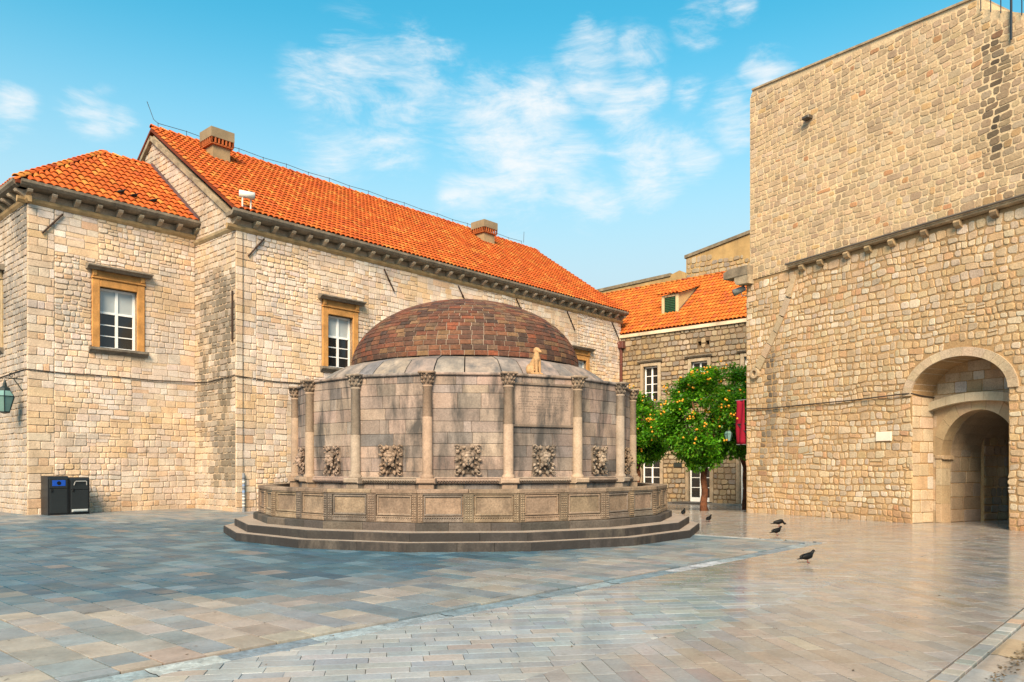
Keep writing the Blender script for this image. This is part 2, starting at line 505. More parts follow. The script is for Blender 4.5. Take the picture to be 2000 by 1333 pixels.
def emit(stones, mat, parent, name, rest, limit=300, geo=stone_geo, pts=None, smooth=False):
    """the largest in the picture become objects of their own, the others one mesh"""
    sc = []
    for i, st in enumerate(stones):
        P = [st[0](a, z, 0) for a, z in st[1]] if pts is None else pts(st)
        q = [proj(p) for p in P if p[1] > .5]
        if len(q) < 3: sc.append(0); continue
        cx = sum(x for x, _ in q) / len(q); cy = sum(y for _, y in q) / len(q)
        A = abs(sum(q[k][0] * q[(k + 1) % len(q)][1] - q[(k + 1) % len(q)][0] * q[k][1] for k in range(len(q)))) / 2
        if not (0 < cx < 2000 and 0 < cy < 1333) or hidden(cx, cy, P[0][1]): A = 0
        sc.append(A)
    order = sorted(range(len(stones)), key=lambda i: -sc[i])
    n = 0; mb = MB()
    for r, i in enumerate(order):
        if n < limit and sc[i] > 30:
            m1 = MB(); geo(m1, stones[i]); m1.build(name, mat, parent, smooth); n += 1
        else: geo(mb, stones[i])
    if mb.v: mb.build(rest, mat, parent, smooth, kind='stuff')

def minus(spans, holes):
    for h0, h1 in holes:
        new = []
        for a, b in spans:
            if h1 <= a or h0 >= b: new.append((a, b)); continue
            if h0 > a: new.append((a, h0))
            if h1 < b: new.append((h1, b))
        spans = new
    return [s for s in spans if s[1] - s[0] > .03]
def rect_spans(a0, a1, holes):
    """holes: (a0, a1, z0, z1)"""
    def f(zb, zt):
        return minus([(a0, a1)], [(h[0], h[1]) for h in holes if h[2] < zt - .03 and h[3] > zb + .03])
    return f
def backing(mb, fr, a0, a1, z0, z1, holes, th=.5):
    A = sorted({a0, a1, *[min(max(h[i], a0), a1) for h in holes for i in (0, 1)]})
    Z = sorted({z0, z1, *[min(max(h[i], z0), z1) for h in holes for i in (2, 3)]})
    for i in range(len(A) - 1):
        run = None
        for j in range(len(Z) - 1):
            ca = (A[i] + A[i + 1]) / 2; cz = (Z[j] + Z[j + 1]) / 2
            solid = not any(h[0] < ca < h[1] and h[2] < cz < h[3] for h in holes)
            if solid:
                run = (run[0], Z[j + 1]) if run else (Z[j], Z[j + 1])
            if (not solid or j == len(Z) - 2) and run:
                mb.fbox(fr, A[i], A[i + 1], run[0], run[1], -th, 0); run = None

# ------------------------------------------------------------------ roof tiles
TILEPAL = [(6, (.66, .135, .026)), (3, (.58, .10, .02)), (1.8, (.78, .31, .065)), (1.4, (.70, .19, .033)), (.4, (.46, .085, .03))]
FARPAL = [(5, (.70, .19, .03)), (3, (.66, .145, .025)), (2, (.76, .27, .045)), (1, (.48, .09, .035))]
def tile_geo(mb, t):
    P, e, p, n, r, ln, c = t
    vs = []; K = 5
    for q, (s, rr, lift) in enumerate(((0, r, .05), (ln, r * .84, .0))):
        for k in range(K + 1):
            th = math.pi * k / K
            vs.append(tuple(P + p * s + e * (rr * math.cos(th)) + n * (rr * .82 * math.sin(th) + lift)))
    for k in range(K + 1):
        th = math.pi * k / K; rr = r - .016
        vs.append(tuple(P + e * (rr * math.cos(th)) + n * (rr * .8 * math.sin(th) + .038)))
    m = K + 1
    fs = [(k, k + 1, m + k + 1, m + k) for k in range(K)] + [(2 * m + k, 2 * m + k + 1, k + 1, k) for k in range(K)]
    mb.add(vs, fs, c)
def roof_plane(tiles, o, e, p, length, spans, rng, pal, cw=.225, ex=.37, pat=None):
    o = Vector(o); e = Vector(e).normalized(); p = Vector(p).normalized(); n = e.cross(p).normalized()
    if n.z < 0: n = -n
    rows = int(length / ex)
    ex = length / rows
    for r in range(rows):
        s0, s1 = spans((r + .5) * ex)
        k0 = math.ceil(s0 / cw); k1 = math.floor(s1 / cw)
        for k in range(k0, k1 + 1):
            P = o + e * (k * cw + rng.uniform(-.008, .008)) + p * (r * ex + rng.uniform(-.012, .012))
            tiles.append((P, e, p, n, cw * .49, ex + .06, pick(pal, rng, .10, .35)))
def tile_pts(t):
    P, e, p, n, r, ln, c = t
    return [tuple(P - e * r), tuple(P + e * r), tuple(P + e * r + p * ln), tuple(P - e * r + p * ln)]

# ================================================================== LAYOUT
u = Vector((.6686, .7436)); v = Vector((-.7436, .6686))
A = Vector((-9.8, 27.5)); J = A + v * 3.0; C = J - u * 5.66
B = A + u * 24.2
K = Vector((8.55, 28.28)); cd = Vector((.4737, -.8806)); cn = Vector((-.8806, -.4737))
FC = Vector((-1.25, 21.1))

# ------------------------------------------------------------------ ground
def build_ground():
    mb = MB()
    xs = [-300, -60, -30] + [x for x in range(-22, 23, 2)] + [30, 60, 300]
    ys = [-60, -5, 2, 4] + list(range(6, 50, 2)) + [60, 90, 300]
    for y in ys:
        for x in xs: mb.v.append((x, y, gz(x, y) - .075))
    W = len(xs)
    for j in range(len(ys) - 1):
        for i in range(W - 1):
            mb.f.append([j * W + i, j * W + i + 1, (j + 1) * W + i + 1, (j + 1) * W + i]); mb.t.append((1, 1, 1))
    o = mb.build('ground', M_joint, fix=False); o['kind'] = 'structure'
build_ground()

def clip(poly, hp):
    """hp: (nx, ny, c) keep n.p >= c"""
    out = []
    for i in range(len(poly)):
        p = poly[i]; q = poly[(i + 1) % len(poly)]
        dp = hp[0] * p[0] + hp[1] * p[1] - hp[2]; dq = hp[0] * q[0] + hp[1] * q[1] - hp[2]
        if dp >= 0: out.append(p)
        if (dp > 0) != (dq > 0) and abs(dp - dq) > 1e-9:
            t = dp / (dp - dq); out.append((p[0] + (q[0] - p[0]) * t, p[1] + (q[1] - p[1]) * t))
    return out
def slab_geo(mb, st):
    poly, zj, b, t, tilt = st
    n = len(poly); cx = sum(p[0] for p in poly) / n; cy = sum(p[1] for p in poly) / n
    vs = []
    for ins, dz in ((0, -.08), (0, -.002), (b, 0)):
        for x, y in poly:
            l = math.hypot(x - cx, y - cy) + 1e-6; q = max(.5, 1 - ins / l)
            X = cx + (x - cx) * q; Y = cy + (y - cy) * q
            vs.append((X, Y, gz(X, Y) + zj + dz + tilt[0] * (X - cx) + tilt[1] * (Y - cy)))
    fs = []
    for r in range(2):
        for i in range(n):
            j = (i + 1) % n; fs.append((r * n + i, r * n + j, (r + 1) * n + j, (r + 1) * n + i))
    fs.append(tuple(range(2 * n, 3 * n)))
    mb.add(vs, fs, t)
def in_view(x, y, m=1.0):
    return y > 4.6 and abs(x) < y * .66 + 1.2 + m
def paving(out, o, dr, rowh, wid, hps, tintf, rng, ext, gap=.012, rag=.0, skip=None):
    dr = Vector(dr).normalized(); nr = Vector((-dr.y, dr.x)); o = Vector(o)
    z = ext[2]
    while z < ext[3]:
        h = rng.uniform(*rowh)
        a = ext[0] - rng.random() * wid[1]
        while a < ext[1]:
            w = rng.uniform(*wid)
            c = o + dr * (a + w / 2) + nr * (z + h / 2)
            if in_view(c.x, c.y) and not (skip and skip(c.x, c.y)):
                g = gap / 2
                P = []
                for (x, y) in ((a + g, z + g), (a + w - g, z + g), (a + w - g, z + h - g), (a + g, z + h - g)):
                    q = o + dr * (x + rng.uniform(-rag, rag)) + nr * (y + rng.uniform(-rag, rag)); P.append((q.x, q.y))
                for hp in hps:
                    P = clip(P, hp)
                    if len(P) < 3: break
                if len(P) >= 3:
                    ar = abs(sum(P[k][0] * P[(k + 1) % len(P)][1] - P[(k + 1) % len(P)][0] * P[k][1] for k in range(len(P)))) / 2
                    if ar > .006:
                        out.append((P, rng.uniform(-.002, .001), .004, tintf(c.x, c.y, rng), (rng.uniform(-.0025, .0025), rng.uniform(-.0025, .0025))))
            a += w
        z += h
def slab_pts(st): return [(x, y, gz(x, y)) for x, y in st[0]]

nS = Vector((u.y, -u.x))                     # across the street, to the right
P1 = Vector((-.85, 8.59)); c1 = nS.dot(P1)   # drain between square and street
CORN = Vector((6.55, 17.0)); cB = u.dot(CORN)
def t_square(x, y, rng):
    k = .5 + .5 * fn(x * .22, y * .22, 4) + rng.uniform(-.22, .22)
    blue = sstep(6.9, 8.9, y + .25 * x * (x < 0) + 1.2 * fn(x * .5, y * .5, 9)) * (1 - .6 * sstep(24, 28, y - .3 * x))  # where the sky's blue reflection is painted into the slab colour
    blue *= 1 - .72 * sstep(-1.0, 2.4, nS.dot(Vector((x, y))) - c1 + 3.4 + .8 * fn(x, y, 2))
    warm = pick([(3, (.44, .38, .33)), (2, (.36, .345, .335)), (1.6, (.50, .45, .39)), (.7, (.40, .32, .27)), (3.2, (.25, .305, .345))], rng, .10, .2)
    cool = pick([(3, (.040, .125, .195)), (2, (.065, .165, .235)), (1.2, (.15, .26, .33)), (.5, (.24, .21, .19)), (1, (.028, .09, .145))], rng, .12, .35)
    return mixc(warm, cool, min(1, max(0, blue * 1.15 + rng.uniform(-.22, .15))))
def t_street(x, y, rng):  # cool sky reflection at left and warm wall reflection painted into slabs
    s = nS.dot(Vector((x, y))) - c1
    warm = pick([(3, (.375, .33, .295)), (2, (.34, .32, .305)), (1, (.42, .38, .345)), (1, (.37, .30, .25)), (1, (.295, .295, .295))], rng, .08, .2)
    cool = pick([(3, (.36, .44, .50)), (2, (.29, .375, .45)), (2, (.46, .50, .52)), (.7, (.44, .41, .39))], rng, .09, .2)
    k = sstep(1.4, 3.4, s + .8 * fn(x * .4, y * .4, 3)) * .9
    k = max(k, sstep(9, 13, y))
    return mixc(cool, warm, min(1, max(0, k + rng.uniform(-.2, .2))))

sq = []
rg = random.Random(3)
hpL = [(-nS.x, -nS.y, -(c1 - .17)), (-u.x, -u.y, -(cB - .17))]
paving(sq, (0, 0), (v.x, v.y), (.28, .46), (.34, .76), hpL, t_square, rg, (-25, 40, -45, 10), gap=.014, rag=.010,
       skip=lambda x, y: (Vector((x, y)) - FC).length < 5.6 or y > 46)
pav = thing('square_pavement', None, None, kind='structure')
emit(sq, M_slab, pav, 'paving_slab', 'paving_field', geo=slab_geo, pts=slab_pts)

st = []
rg = random.Random(5)
cM = c1 + 2.42                               # middle of the street, where the two slanted fields meet
SW = 4.765
d1 = (math.cos(math.radians(9)), math.sin(math.radians(9))); d2 = (math.cos(math.radians(99)), math.sin(math.radians(99)))
paving(st, (0, 0), d1, (.165, .205), (.30, .48), [(nS.x, nS.y, c1 + .185), (-nS.x, -nS.y, -cM), (-u.x, -u.y, -(cB + .17))], t_street, rg, (-10, 30, 0, 34), gap=.005, rag=.003)
paving(st, (0, 0), d2, (.175, .215), (.34, .55), [(nS.x, nS.y, cM), (-nS.x, -nS.y, -(c1 + SW - .01))], t_street, rg, (0, 34, -30, 10), gap=.0045, rag=.003)
# beyond the drain's corner, and right of the border strip
paving(st, (0, 0), d1, (.2, .26), (.4, .62), [(u.x, u.y, cB + .17), (-nS.x, -nS.y, -cM)], t_street, rg, (-10, 30, 8, 44), gap=.010, rag=.003)
paving(st, (0, 0), u, (.3, .4), (.5, .8), [(nS.x, nS.y, c1 + SW + .54)], t_street, rg, (0, 60, -30, 10), gap=.010, rag=.003)
pav2 = thing('street_pavement', None, None, kind='structure')
emit(st, M_street, pav2, 'street_slab', 'street_slab_field', geo=slab_geo, pts=slab_pts)

def channel(name, path, width, dep, rng, pal, mat, seg=.95, hump=False):
    """run of drain stones with a hollow (or slightly crowned) top along a path"""
    root = thing(name, None, None, kind='structure')
    pts = [Vector(p) for p in path]
    L = [0]
    for i in range(1, len(pts)): L.append(L[-1] + (pts[i] - pts[i - 1]).length)
    def at(s):
        for i in range(1, len(pts)):
            if s <= L[i] or i == len(pts) - 1:
                t = (s - L[i - 1]) / (L[i] - L[i - 1]); d = (pts[i] - pts[i - 1]).normalized()
                return pts[i - 1].lerp(pts[i], t), Vector((d.y, -d.x))
    s = 0
    while s < L[-1] - .2:
        e = min(L[-1], s + seg * rng.uniform(.75, 1.25))
        mb = MB(); vs = []; m = 6
        tint = pick(pal, rng, .12); zj = rng.uniform(-.004, .006)
        for ss in (s + .0015, (s + e) / 2, e - .0015):
            c, nn_ = at(ss)
            for k in range(m + 1):
                w = (k / m - .5) * width
                q = c + nn_ * w
                f = 1 - (2 * w / width) ** 2
                vs.append((q.x, q.y, gz(q.x, q.y) + zj + (f * dep if hump else -f * dep) - (.02 if abs(w) > width * .499 else 0)))
        fs = []
        for r in range(2):
            for k in range(m):
                fs.append((r * (m + 1) + k, r * (m + 1) + k + 1, (r + 1) * (m + 1) + k + 1, (r + 1) * (m + 1) + k))
        mb.add(vs, fs, tint).build('drain_stone', mat, root, True)
        s = e
    return root
DP = [(1, (.22, .31, .37)), (1, (.34, .43, .48)), (.7, (.50, .54, .56))]
path = [P1 - u * 6.5, P1 + u * (cB - u.dot(P1) - 1.2)]
crn = P1 + u * (cB - u.dot(P1))
for k in range(1, 8):
    th = math.pi / 2 * k / 8
    path.append(crn - u * 1.2 + v * 1.2 - v * 1.2 * math.cos(th) + u * 1.2 * math.sin(th))
path += [crn + v * 1.2, crn + v * 9]
channel('square_drain', path, .31, .022, random.Random(8), DP, M_drain, .8)
cp4 = [crn - u * 1.35 + nS * .16, crn + u * .16 + nS * .16, crn + u * .16 + v * 1.35, crn - u * 1.35 + v * 1.35]
mb = MB(); mb.add([(q.x, q.y, gz(q.x, q.y) - .028) for q in cp4] + [(q.x, q.y, gz(q.x, q.y) - .07) for q in cp4], [(0, 1, 2, 3), (4, 7, 6, 5), (0, 4, 5, 1), (1, 5, 6, 2), (2, 6, 7, 3), (3, 7, 4, 0)], (.30, .35, .38))
o = mb.build('drain_corner', M_drain); o['kind'] = 'structure'
bd = thing('street_border', None, None, kind='structure')
rg = random.Random(12)
s = -2
base0 = nS * (c1 + SW + .01)
s = 4.5
while s < 32:
    w = rg.uniform(.16, .32)
    q0 = base0 + u * s; P = [tuple(q0 + u * .006), tuple(q0 + u * .006 + nS * .135), tuple(q0 + u * (w - .006) + nS * .135), tuple(q0 + u * (w - .006))]
    m1 = MB()
    slab_geo(m1, (P, rg.uniform(-.003, .004), .01, pick([(2, (.45, .43, .41)), (2, (.36, .40, .41)), (1, (.5, .38, .3)), (.8, (.55, .56, .55))], rg, .1), (0, 0)))
    m1.build('border_stone', M_street, bd); s += w
g0 = nS * (c1 + SW + .345)
channel('street_drain', [g0 + u * 4.5, g0 + u * 32], .375, .03, random.Random(9), [(1, (.42, .38, .34)), (1, (.35, .37, .38)), (.7, (.48, .38, .28))], M_street, .7)
mb = MB()
rg = random.Random(13)
for i in range(900):                          # leaf litter and grit lying in the drain
    s = rg.uniform(5, 15); q = g0 + u * s + nS * rg.gauss(.02, .035)
    k = rg.uniform(.008, .022); a = rg.random() * 6.3
    vs = [(q.x + k * math.cos(a + j * 2.1), q.y + k * math.sin(a + j * 2.1), gz(q.x, q.y) - .026 + rg.uniform(0, .014)) for j in range(3)]
    mb.add(vs, [(0, 1, 2)], pick([(1, (.12, .08, .04)), (1, (.2, .13, .06)), (.5, (.06, .05, .03))], rg, .2))
o = mb.build('leaf_litter', M_plaster, fix=False); o['kind'] = 'stuff'; tag(o, 'brown leaf litter lying in the drain at the right of the street', 'litter')

mb = MB(); rg = random.Random(17)
for i in range(150):
    y = 5.5 + 14 * rg.random() ** 1.3; x = rg.uniform(-.66, .66) * y
    if (Vector((x, y)) - FC).length < 6.4: continue
    a = rg.random() * 6.3; z = gz(x, y) + .003; l = rg.uniform(.008, .03); w = l * rg.uniform(.2, .6)
    ca, sa = math.cos(a), math.sin(a)
    mb.add([(x + p * ca - q * sa, y + p * sa + q * ca, z + rg.uniform(0, .004)) for p, q in ((-l, 0), (-l * .3, -w * rg.uniform(.5, 1)), (l * .5, -w * rg.uniform(.3, 1)), (l, rg.uniform(-w, w)), (l * .2, w * rg.uniform(.5, 1)))], [(0, 1, 2, 3, 4)],
           pick([(2, (.05, .04, .03)), (1.4, (.16, .10, .05)), (.8, (.5, .45, .38))], rg, .2))
o = mb.build('paving_specks', M_plaster, fix=False); o['kind'] = 'stuff'; tag(o, 'small dark crumbs and leaf bits scattered over the paving', 'litter')

# ================================================================== FOUNTAIN
def fv(r, k):
    th = math.radians(-7.3 + 22.5 * k)
    return Vector((FC.x + r * math.sin(th), FC.y - r * math.cos(th)))
def fside(r, k):
    a = fv(r, k); b = fv(r, k + 1); d = (b - a)
    return Frame(a, d, (d.y, -d.x)), d.length
def fpt(r, k, t):
    return fv(r, k).lerp(fv(r, k + 1), t)
def ring_block(mb, k, t0, t1, r0, r1, z0, z1, tint, gap=.004):
    g = gap / (2 * r1 * .195)
    i0, i1 = fpt(r0, k, t0), fpt(r0, k, t1)
    o0, o1 = fpt(r1, k, t0 + (g if t0 > 0 else g * .5)), fpt(r1, k, t1 - (g if t1 < 1 else g * .5))
    b = .012
    s0, s1 = fpt(r1 - b, k, t0 + g), fpt(r1 - b, k, t1 - g)
    vs = [(i0.x, i0.y, z0), (o0.x, o0.y, z0), (o1.x, o1.y, z0), (i1.x, i1.y, z0),
          (o0.x, o0.y, z1 - b), (o1.x, o1.y, z1 - b), (s0.x, s0.y, z1), (s1.x, s1.y, z1), (i0.x, i0.y, z1), (i1.x, i1.y, z1)]
    fs = [(0, 3, 2, 1), (1, 2, 5, 4), (4, 5, 7, 6), (6, 7, 9, 8), (0, 1, 4, 6, 8), (3, 9, 7, 5, 2), (0, 8, 9, 3)]
    return mb.add(vs, fs, tint)
def visible_side(k): return abs(((-7.3 + 22.5 * (k + .5) + 180) % 360) - 180) < 118

def build_fountain():
    rg = random.Random(21)
    ft = thing('domed_fountain', 'sixteen-sided grey stone fountain with red brick dome, columns and carved masks', 'fountain', (FC.x, FC.y, 0))
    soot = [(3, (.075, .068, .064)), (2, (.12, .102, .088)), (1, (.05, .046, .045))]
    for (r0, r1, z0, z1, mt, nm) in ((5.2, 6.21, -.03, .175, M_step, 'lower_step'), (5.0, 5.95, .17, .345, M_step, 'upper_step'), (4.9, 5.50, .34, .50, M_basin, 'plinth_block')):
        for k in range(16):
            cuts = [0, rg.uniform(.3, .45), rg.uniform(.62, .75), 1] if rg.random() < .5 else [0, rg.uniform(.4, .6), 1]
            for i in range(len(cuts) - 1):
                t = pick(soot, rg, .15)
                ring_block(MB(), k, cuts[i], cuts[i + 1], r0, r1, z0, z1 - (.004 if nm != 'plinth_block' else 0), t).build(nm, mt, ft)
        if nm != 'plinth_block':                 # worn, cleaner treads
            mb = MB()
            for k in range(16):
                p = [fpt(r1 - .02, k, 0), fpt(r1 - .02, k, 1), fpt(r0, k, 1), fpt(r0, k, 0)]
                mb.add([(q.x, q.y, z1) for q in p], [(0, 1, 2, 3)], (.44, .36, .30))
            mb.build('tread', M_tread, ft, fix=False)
    # basin
    rb = 5.33
    bp = [(3, (.31, .228, .160)), (2, (.285, .21, .150)), (1, (.33, .25, .185)), (.6, (.21, .175, .145))]
    floor = MB()
    floor.add([(fv(5.2, k).x, fv(5.2, k).y, .62) for k in range(16)], [tuple(range(16))], (.2, .17, .14))
    floor.build('basin_floor', M_basin, ft)
    for k in range(16):
        fr, L = fside(rb, k)
        for h in (0, 1):
            t0, t1 = h * .5, h * .5 + .5
            pnl = ring_block(MB(), k, t0, t1, rb - .26, rb, .49, 1.10, pick(bp, rg, .1), .004).build('basin_panel', M_basin, ft)
            ring_block(MB(), k, t0, t1, rb - .30, rb + .055, 1.11, 1.185, pick(bp, rg, .1), .006).build('rim_stone', M_basin, ft)
            if not visible_side(k): continue
            a0 = L * t0 + .13; a1 = L * t1 - .13
            mb = MB(); tt = pick(bp, rg, .1)
            for (x0, x1, y0, y1) in ((a0, a1, 1.025, 1.06), (a0, a1, .645, .685), (a0, a0 + .03, .685, 1.025), (a1 - .03, a1, .685, 1.025)):
                mb.bbox(fr, x0, x1, y0, y1, -.01, .03, .008, tt)
            for (x0, x1, y0, y1) in ((a0 - .03, a1 + .03, 1.075, 1.105), (a0 - .03, a1 + .03, .60, .625)):
                mb.bbox(fr, x0, x1, y0, y1, -.01, .042, .008, tt)
            mb.build('panel_moulding', M_basin, pnl)
            mb = MB()
            mb.bbox(fr, L * t0 + .11, L * t1 - .11, .50, .585, -.01, .05, .02, tt)
            x = L * t0 + .14
            while x < L * t1 - .14:              # twisted rope along the foot
                M = Matrix.Translation(Vector(fr(x, .585, .04))) @ Matrix.Rotation(math.atan2(fr.d.y, fr.d.x), 4, 'Z') @ Matrix.Rotation(.6, 4, 'Y') @ Matrix.Diagonal((.026, .016, .014, 1))
                mb.ell(M, 5, 4, scl(tt, 1.0)); x += .05
            mb.build('foot_moulding', M_basin, ft)
            # carved pilasters at the corner and in the middle of the side
            for pa in ((0.0, L * .5) if h == 0 else ()):
                pm = MB(); tt = scl(pick(bp, rg, .1), .62)  # ground darkened: shade in the carved hollows is put into the colour
                if pa == 0.0:
                    fr0, L0 = fside(rb, k - 1)
                    pm.bbox(fr, -.002, .115, .50, 1.105, -.02, .045, .01, tt)
                    pm.bbox(fr0, L0 - .115, L0 + .002, .50, 1.105, -.02, .045, .01, tt)
                    cols_ = [(fr, .035), (fr, .085), (fr0, L0 - .035), (fr0, L0 - .085)]
                else:
                    pm.bbox(fr, pa - .11, pa + .11, .50, 1.105, -.02, .045, .01, tt)
                    cols_ = [(fr, pa - .05), (fr, pa), (fr, pa + .05)]
                for f_, aa in cols_:
                    for j in range(11):
                        M = Matrix.Translation(Vector(f_(aa, .56 + j * .048, .046))) @ Matrix.Rotation(math.atan2(f_.d.y, f_.d.x), 4, 'Z') @ Matrix.Rotation(.5 if j % 2 else -.5, 4, 'Y') @ Matrix.Diagonal((.018, .018, .02, 1))
                        pm.ell(M, 5, 4, scl(tt, 1.75))
                pm.build('pilaster', M_basin, ft)
    # drum
    rd = 4.42
    dp = [(3, (.40, .305, .25)), (2, (.43, .33, .27)), (1.2, (.34, .275, .235)), (1, (.37, .31, .275)), (.5, (.25, .22, .205))]
    core = MB()
    for z0, z1, rr in ((.5, 3.66, rd - .012),):
        a = [fv(rr, k) for k in range(16)]
        core.add([(p.x, p.y, z0) for p in a] + [(p.x, p.y, z1) for p in a], [tuple(range(16)), tuple(range(31, 15, -1))] + [(k, (k + 1) % 16, 16 + (k + 1) % 16, 16 + k) for k in range(16)], (.16, .13, .11))
    core.build('drum', M_drum, ft)
    blocks = []
    for k in range(16):
        if not visible_side(k): continue
        fr, L = fside(rd, k)
        plq = (k == 1)
        zz = [.62, .86, 1.30, 1.55, 1.84, 2.12, 2.36, 2.66, 2.94, 3.22, 3.44, 3.62]
        zz = [zz[0], zz[1], zz[2]] + [z + rg.uniform(-.035, .035) for z in zz[3:-1]] + [zz[-1]]
        for j in range(len(zz) - 1):
            if j == 1: pass
            nb = rg.choice((2, 3, 3, 4)) if j < 9 else rg.choice((3, 4, 5))
            c = sorted([0, L] + [L * (i + rg.uniform(.62, 1.38)) / nb for i in range(nb - 1)])
            for i in range(len(c) - 1):
                if c[i + 1] - c[i] < .12: continue
                if plq and zz[j] > 2.5 and zz[j + 1] < 3.5: continue
                tb_ = pick(dp, rg, .09)
                if plq and 1.3 < zz[j] < 2.5: tb_ = mixc(tb_, (.13, .125, .125), rg.uniform(.35, .75))      # soot below the tablet
                elif k in (15, 0, 2) and 1.4 < zz[j] < 2.2 and rg.random() < .4: tb_ = mixc(tb_, (.17, .165, .165), rg.uniform(.3, .7))
                blocks.append((fr, c[i], c[i + 1], zz[j], zz[j + 1], tb_, rg.uniform(.0, .008)))
    for (fr, a0, a1, z0, z1, t, d) in blocks[:]:
        MB().bbox(fr, a0 + .0035, a1 - .0035, z0 + .0035, z1 - .0035, -.03, d, .006, t).build('drum_block', M_drum, ft)
    # inscription tablet on the side above the fourth mask
    fr, L = fside(rd, 1)
    tb = MB(); tb.bbox(fr, .16, L - .14, 2.58, 3.44, -.04, .012, .006, (.42, .315, .25)); tb = tb.build('tablet', M_drum, ft)
    mb = MB()
    for (x0, x1, y0, y1, dd) in ((.10, L - .08, 3.44, 3.50, .05), (.10, L - .08, 2.52, 2.585, .05), (L - .145, L - .085, 2.585, 3.44, .045), (.11, .165, 2.585, 3.44, .03)):
        mb.bbox(fr, x0, x1, y0, y1, -.03, dd, .012, (.27, .205, .16))
    mb.build('tablet_frame', M_drum, tb)
    mb = MB()
    for r_, z in enumerate([3.36, 3.285, 3.18, 3.125, 3.07, 3.015, 2.96, 2.905, 2.83, 2.77]):   # worn, unreadable lettering
        a = .24 + (.12 if r_ in (0, 8) else 0) + (.3 if r_ == 9 else 0); e = L - .22 - (.15 if r_ in (1, 8) else 0) - (.35 if r_ == 9 else 0)
        while a < e:
            w = rg.uniform(.008, .02)
            if rg.random() < .82:
                for q in range(rg.choice((1, 2, 2))):
                    mb.fbox(fr, a + q * w * .8, a + q * w * .8 + .004, z, z + .028, .008, .0135, (.13, .105, .09))
                if rg.random() < .6: zz_ = z + rg.choice((0, .013, .025)); mb.fbox(fr, a, a + w * .9, zz_, zz_ + .004, .008, .0137, (.13, .105, .09))
            a += w + .012
    mb.build('inscription', M_drum, tb, fix=False)
    # ledge, cornice, columns
    cp = [(2, (.44, .325, .235)), (1, (.40, .32, .255)), (1, (.45, .34, .25))]
    for k in range(16):
        fr, L = fside(rd, k)
        MB().bbox(fr, -.015, L + .015, 3.622, 3.69, -.06, .055, .02, pick(dp, rg, .08)).build('cornice', M_drum, ft)
        mb = MB(); tt = pick([(1, (.37, .29, .235)), (1, (.40, .31, .25))], rg, .1)
        mb.bbox(fr, -.03, L + .03, 1.335, 1.385, -.05, .12, .015, tt)
        mb.bbox(fr, -.02, L + .02, 1.285, 1.338, -.05, .085, .02, scl(tt, .93))
        mb.bbox(fr, -.02, L + .02, 1.382, 1.425, -.05, .07, .015, tt)
        if visible_side(k):
            x = .14
            while x < L - .12:
                M = Matrix.Translation(Vector(fr(x, 1.338, .115))) @ Matrix.Rotation(math.atan2(fr.d.y, fr.d.x), 4, 'Z') @ Matrix.Rotation(.55, 4, 'Y') @ Matrix.Diagonal((.032, .016, .012, 1))
                mb.ell(M, 5, 4, scl(tt, .75)); x += .06
        mb.build('ledge', M_column, ft)
        if visible_side(k) and k % 16 in (15, 0, 14, 2):      # damp round niche mouths below the ledge
            pass
    for k in range(16):
        c = fv(4.47, k)
        if abs(((-7.3 + 22.5 * k + 180) % 360) - 180) > 118: continue
        th = math.radians(-7.3 + 22.5 * k)
        fr = Frame(c, (math.cos(th), math.sin(th)), (math.sin(th), -math.cos(th)))
        tt = pick(cp, rg, .08)
        pd = MB(); pd.bbox(fr, -.17, .17, .55, 1.285, -.2, .13, .012, scl(tt, .85))
        pd.bbox(fr, -.21, .21, 1.283, 1.40, -.2, .19, .025, tt)
        pd.build('pedestal', M_column, ft)
        j = rg.uniform(2.3, 2.9)
        cl = MB()
        cl.lathe(c, [(.145, 1.39), (.15, 1.42), (.14, 1.455), (.118, 1.475), (.113, 1.50), (.108, j - .004), (.104, j), (.108, j + .004), (.1, 3.36), (.115, 3.37), (.115, 3.395), (.1, 3.405)], 18, tt)
        cl = cl.build('column', M_column, ft, True)
        cpm = MB(); ct = scl(tt, .78)
        cpm.lathe(c, [(.10, 3.40), (.105, 3.46), (.125, 3.55), (.15, 3.64), (.165, 3.65)], 12, ct)
        cpm.bbox(fr, -.175, .175, 3.645, 3.695, -.12, .175, .012, ct)
        for ring, (nl, rr, zz_, sz) in enumerate(((9, .118, 3.47, .042), (9, .138, 3.555, .042), (8, .158, 3.625, .034))):
            for q in range(nl):
                a = 2 * math.pi * (q + .5 * (ring % 2)) / nl
                M = Matrix.Translation((c.x + rr * math.cos(a), c.y + rr * math.sin(a), zz_)) @ Matrix.Rotation(a, 4, 'Z') @ Matrix.Rotation(.5, 4, 'Y') @ Matrix.Diagonal((.022, .03, sz, 1))
                cpm.ell(M, 6, 5, scl(ct, rg.uniform(.8, 1.15)))
        cpm.build('capital', M_carve, cl, True)
    # masks
    for k in range(16):
        if visible_side(k): mask(ft, k, rg)
    # skirt of slabs under the dome
    prof = [(3.0, 4.24), (3.46, 4.10), (3.72, 3.90), (4.0, 3.60)]
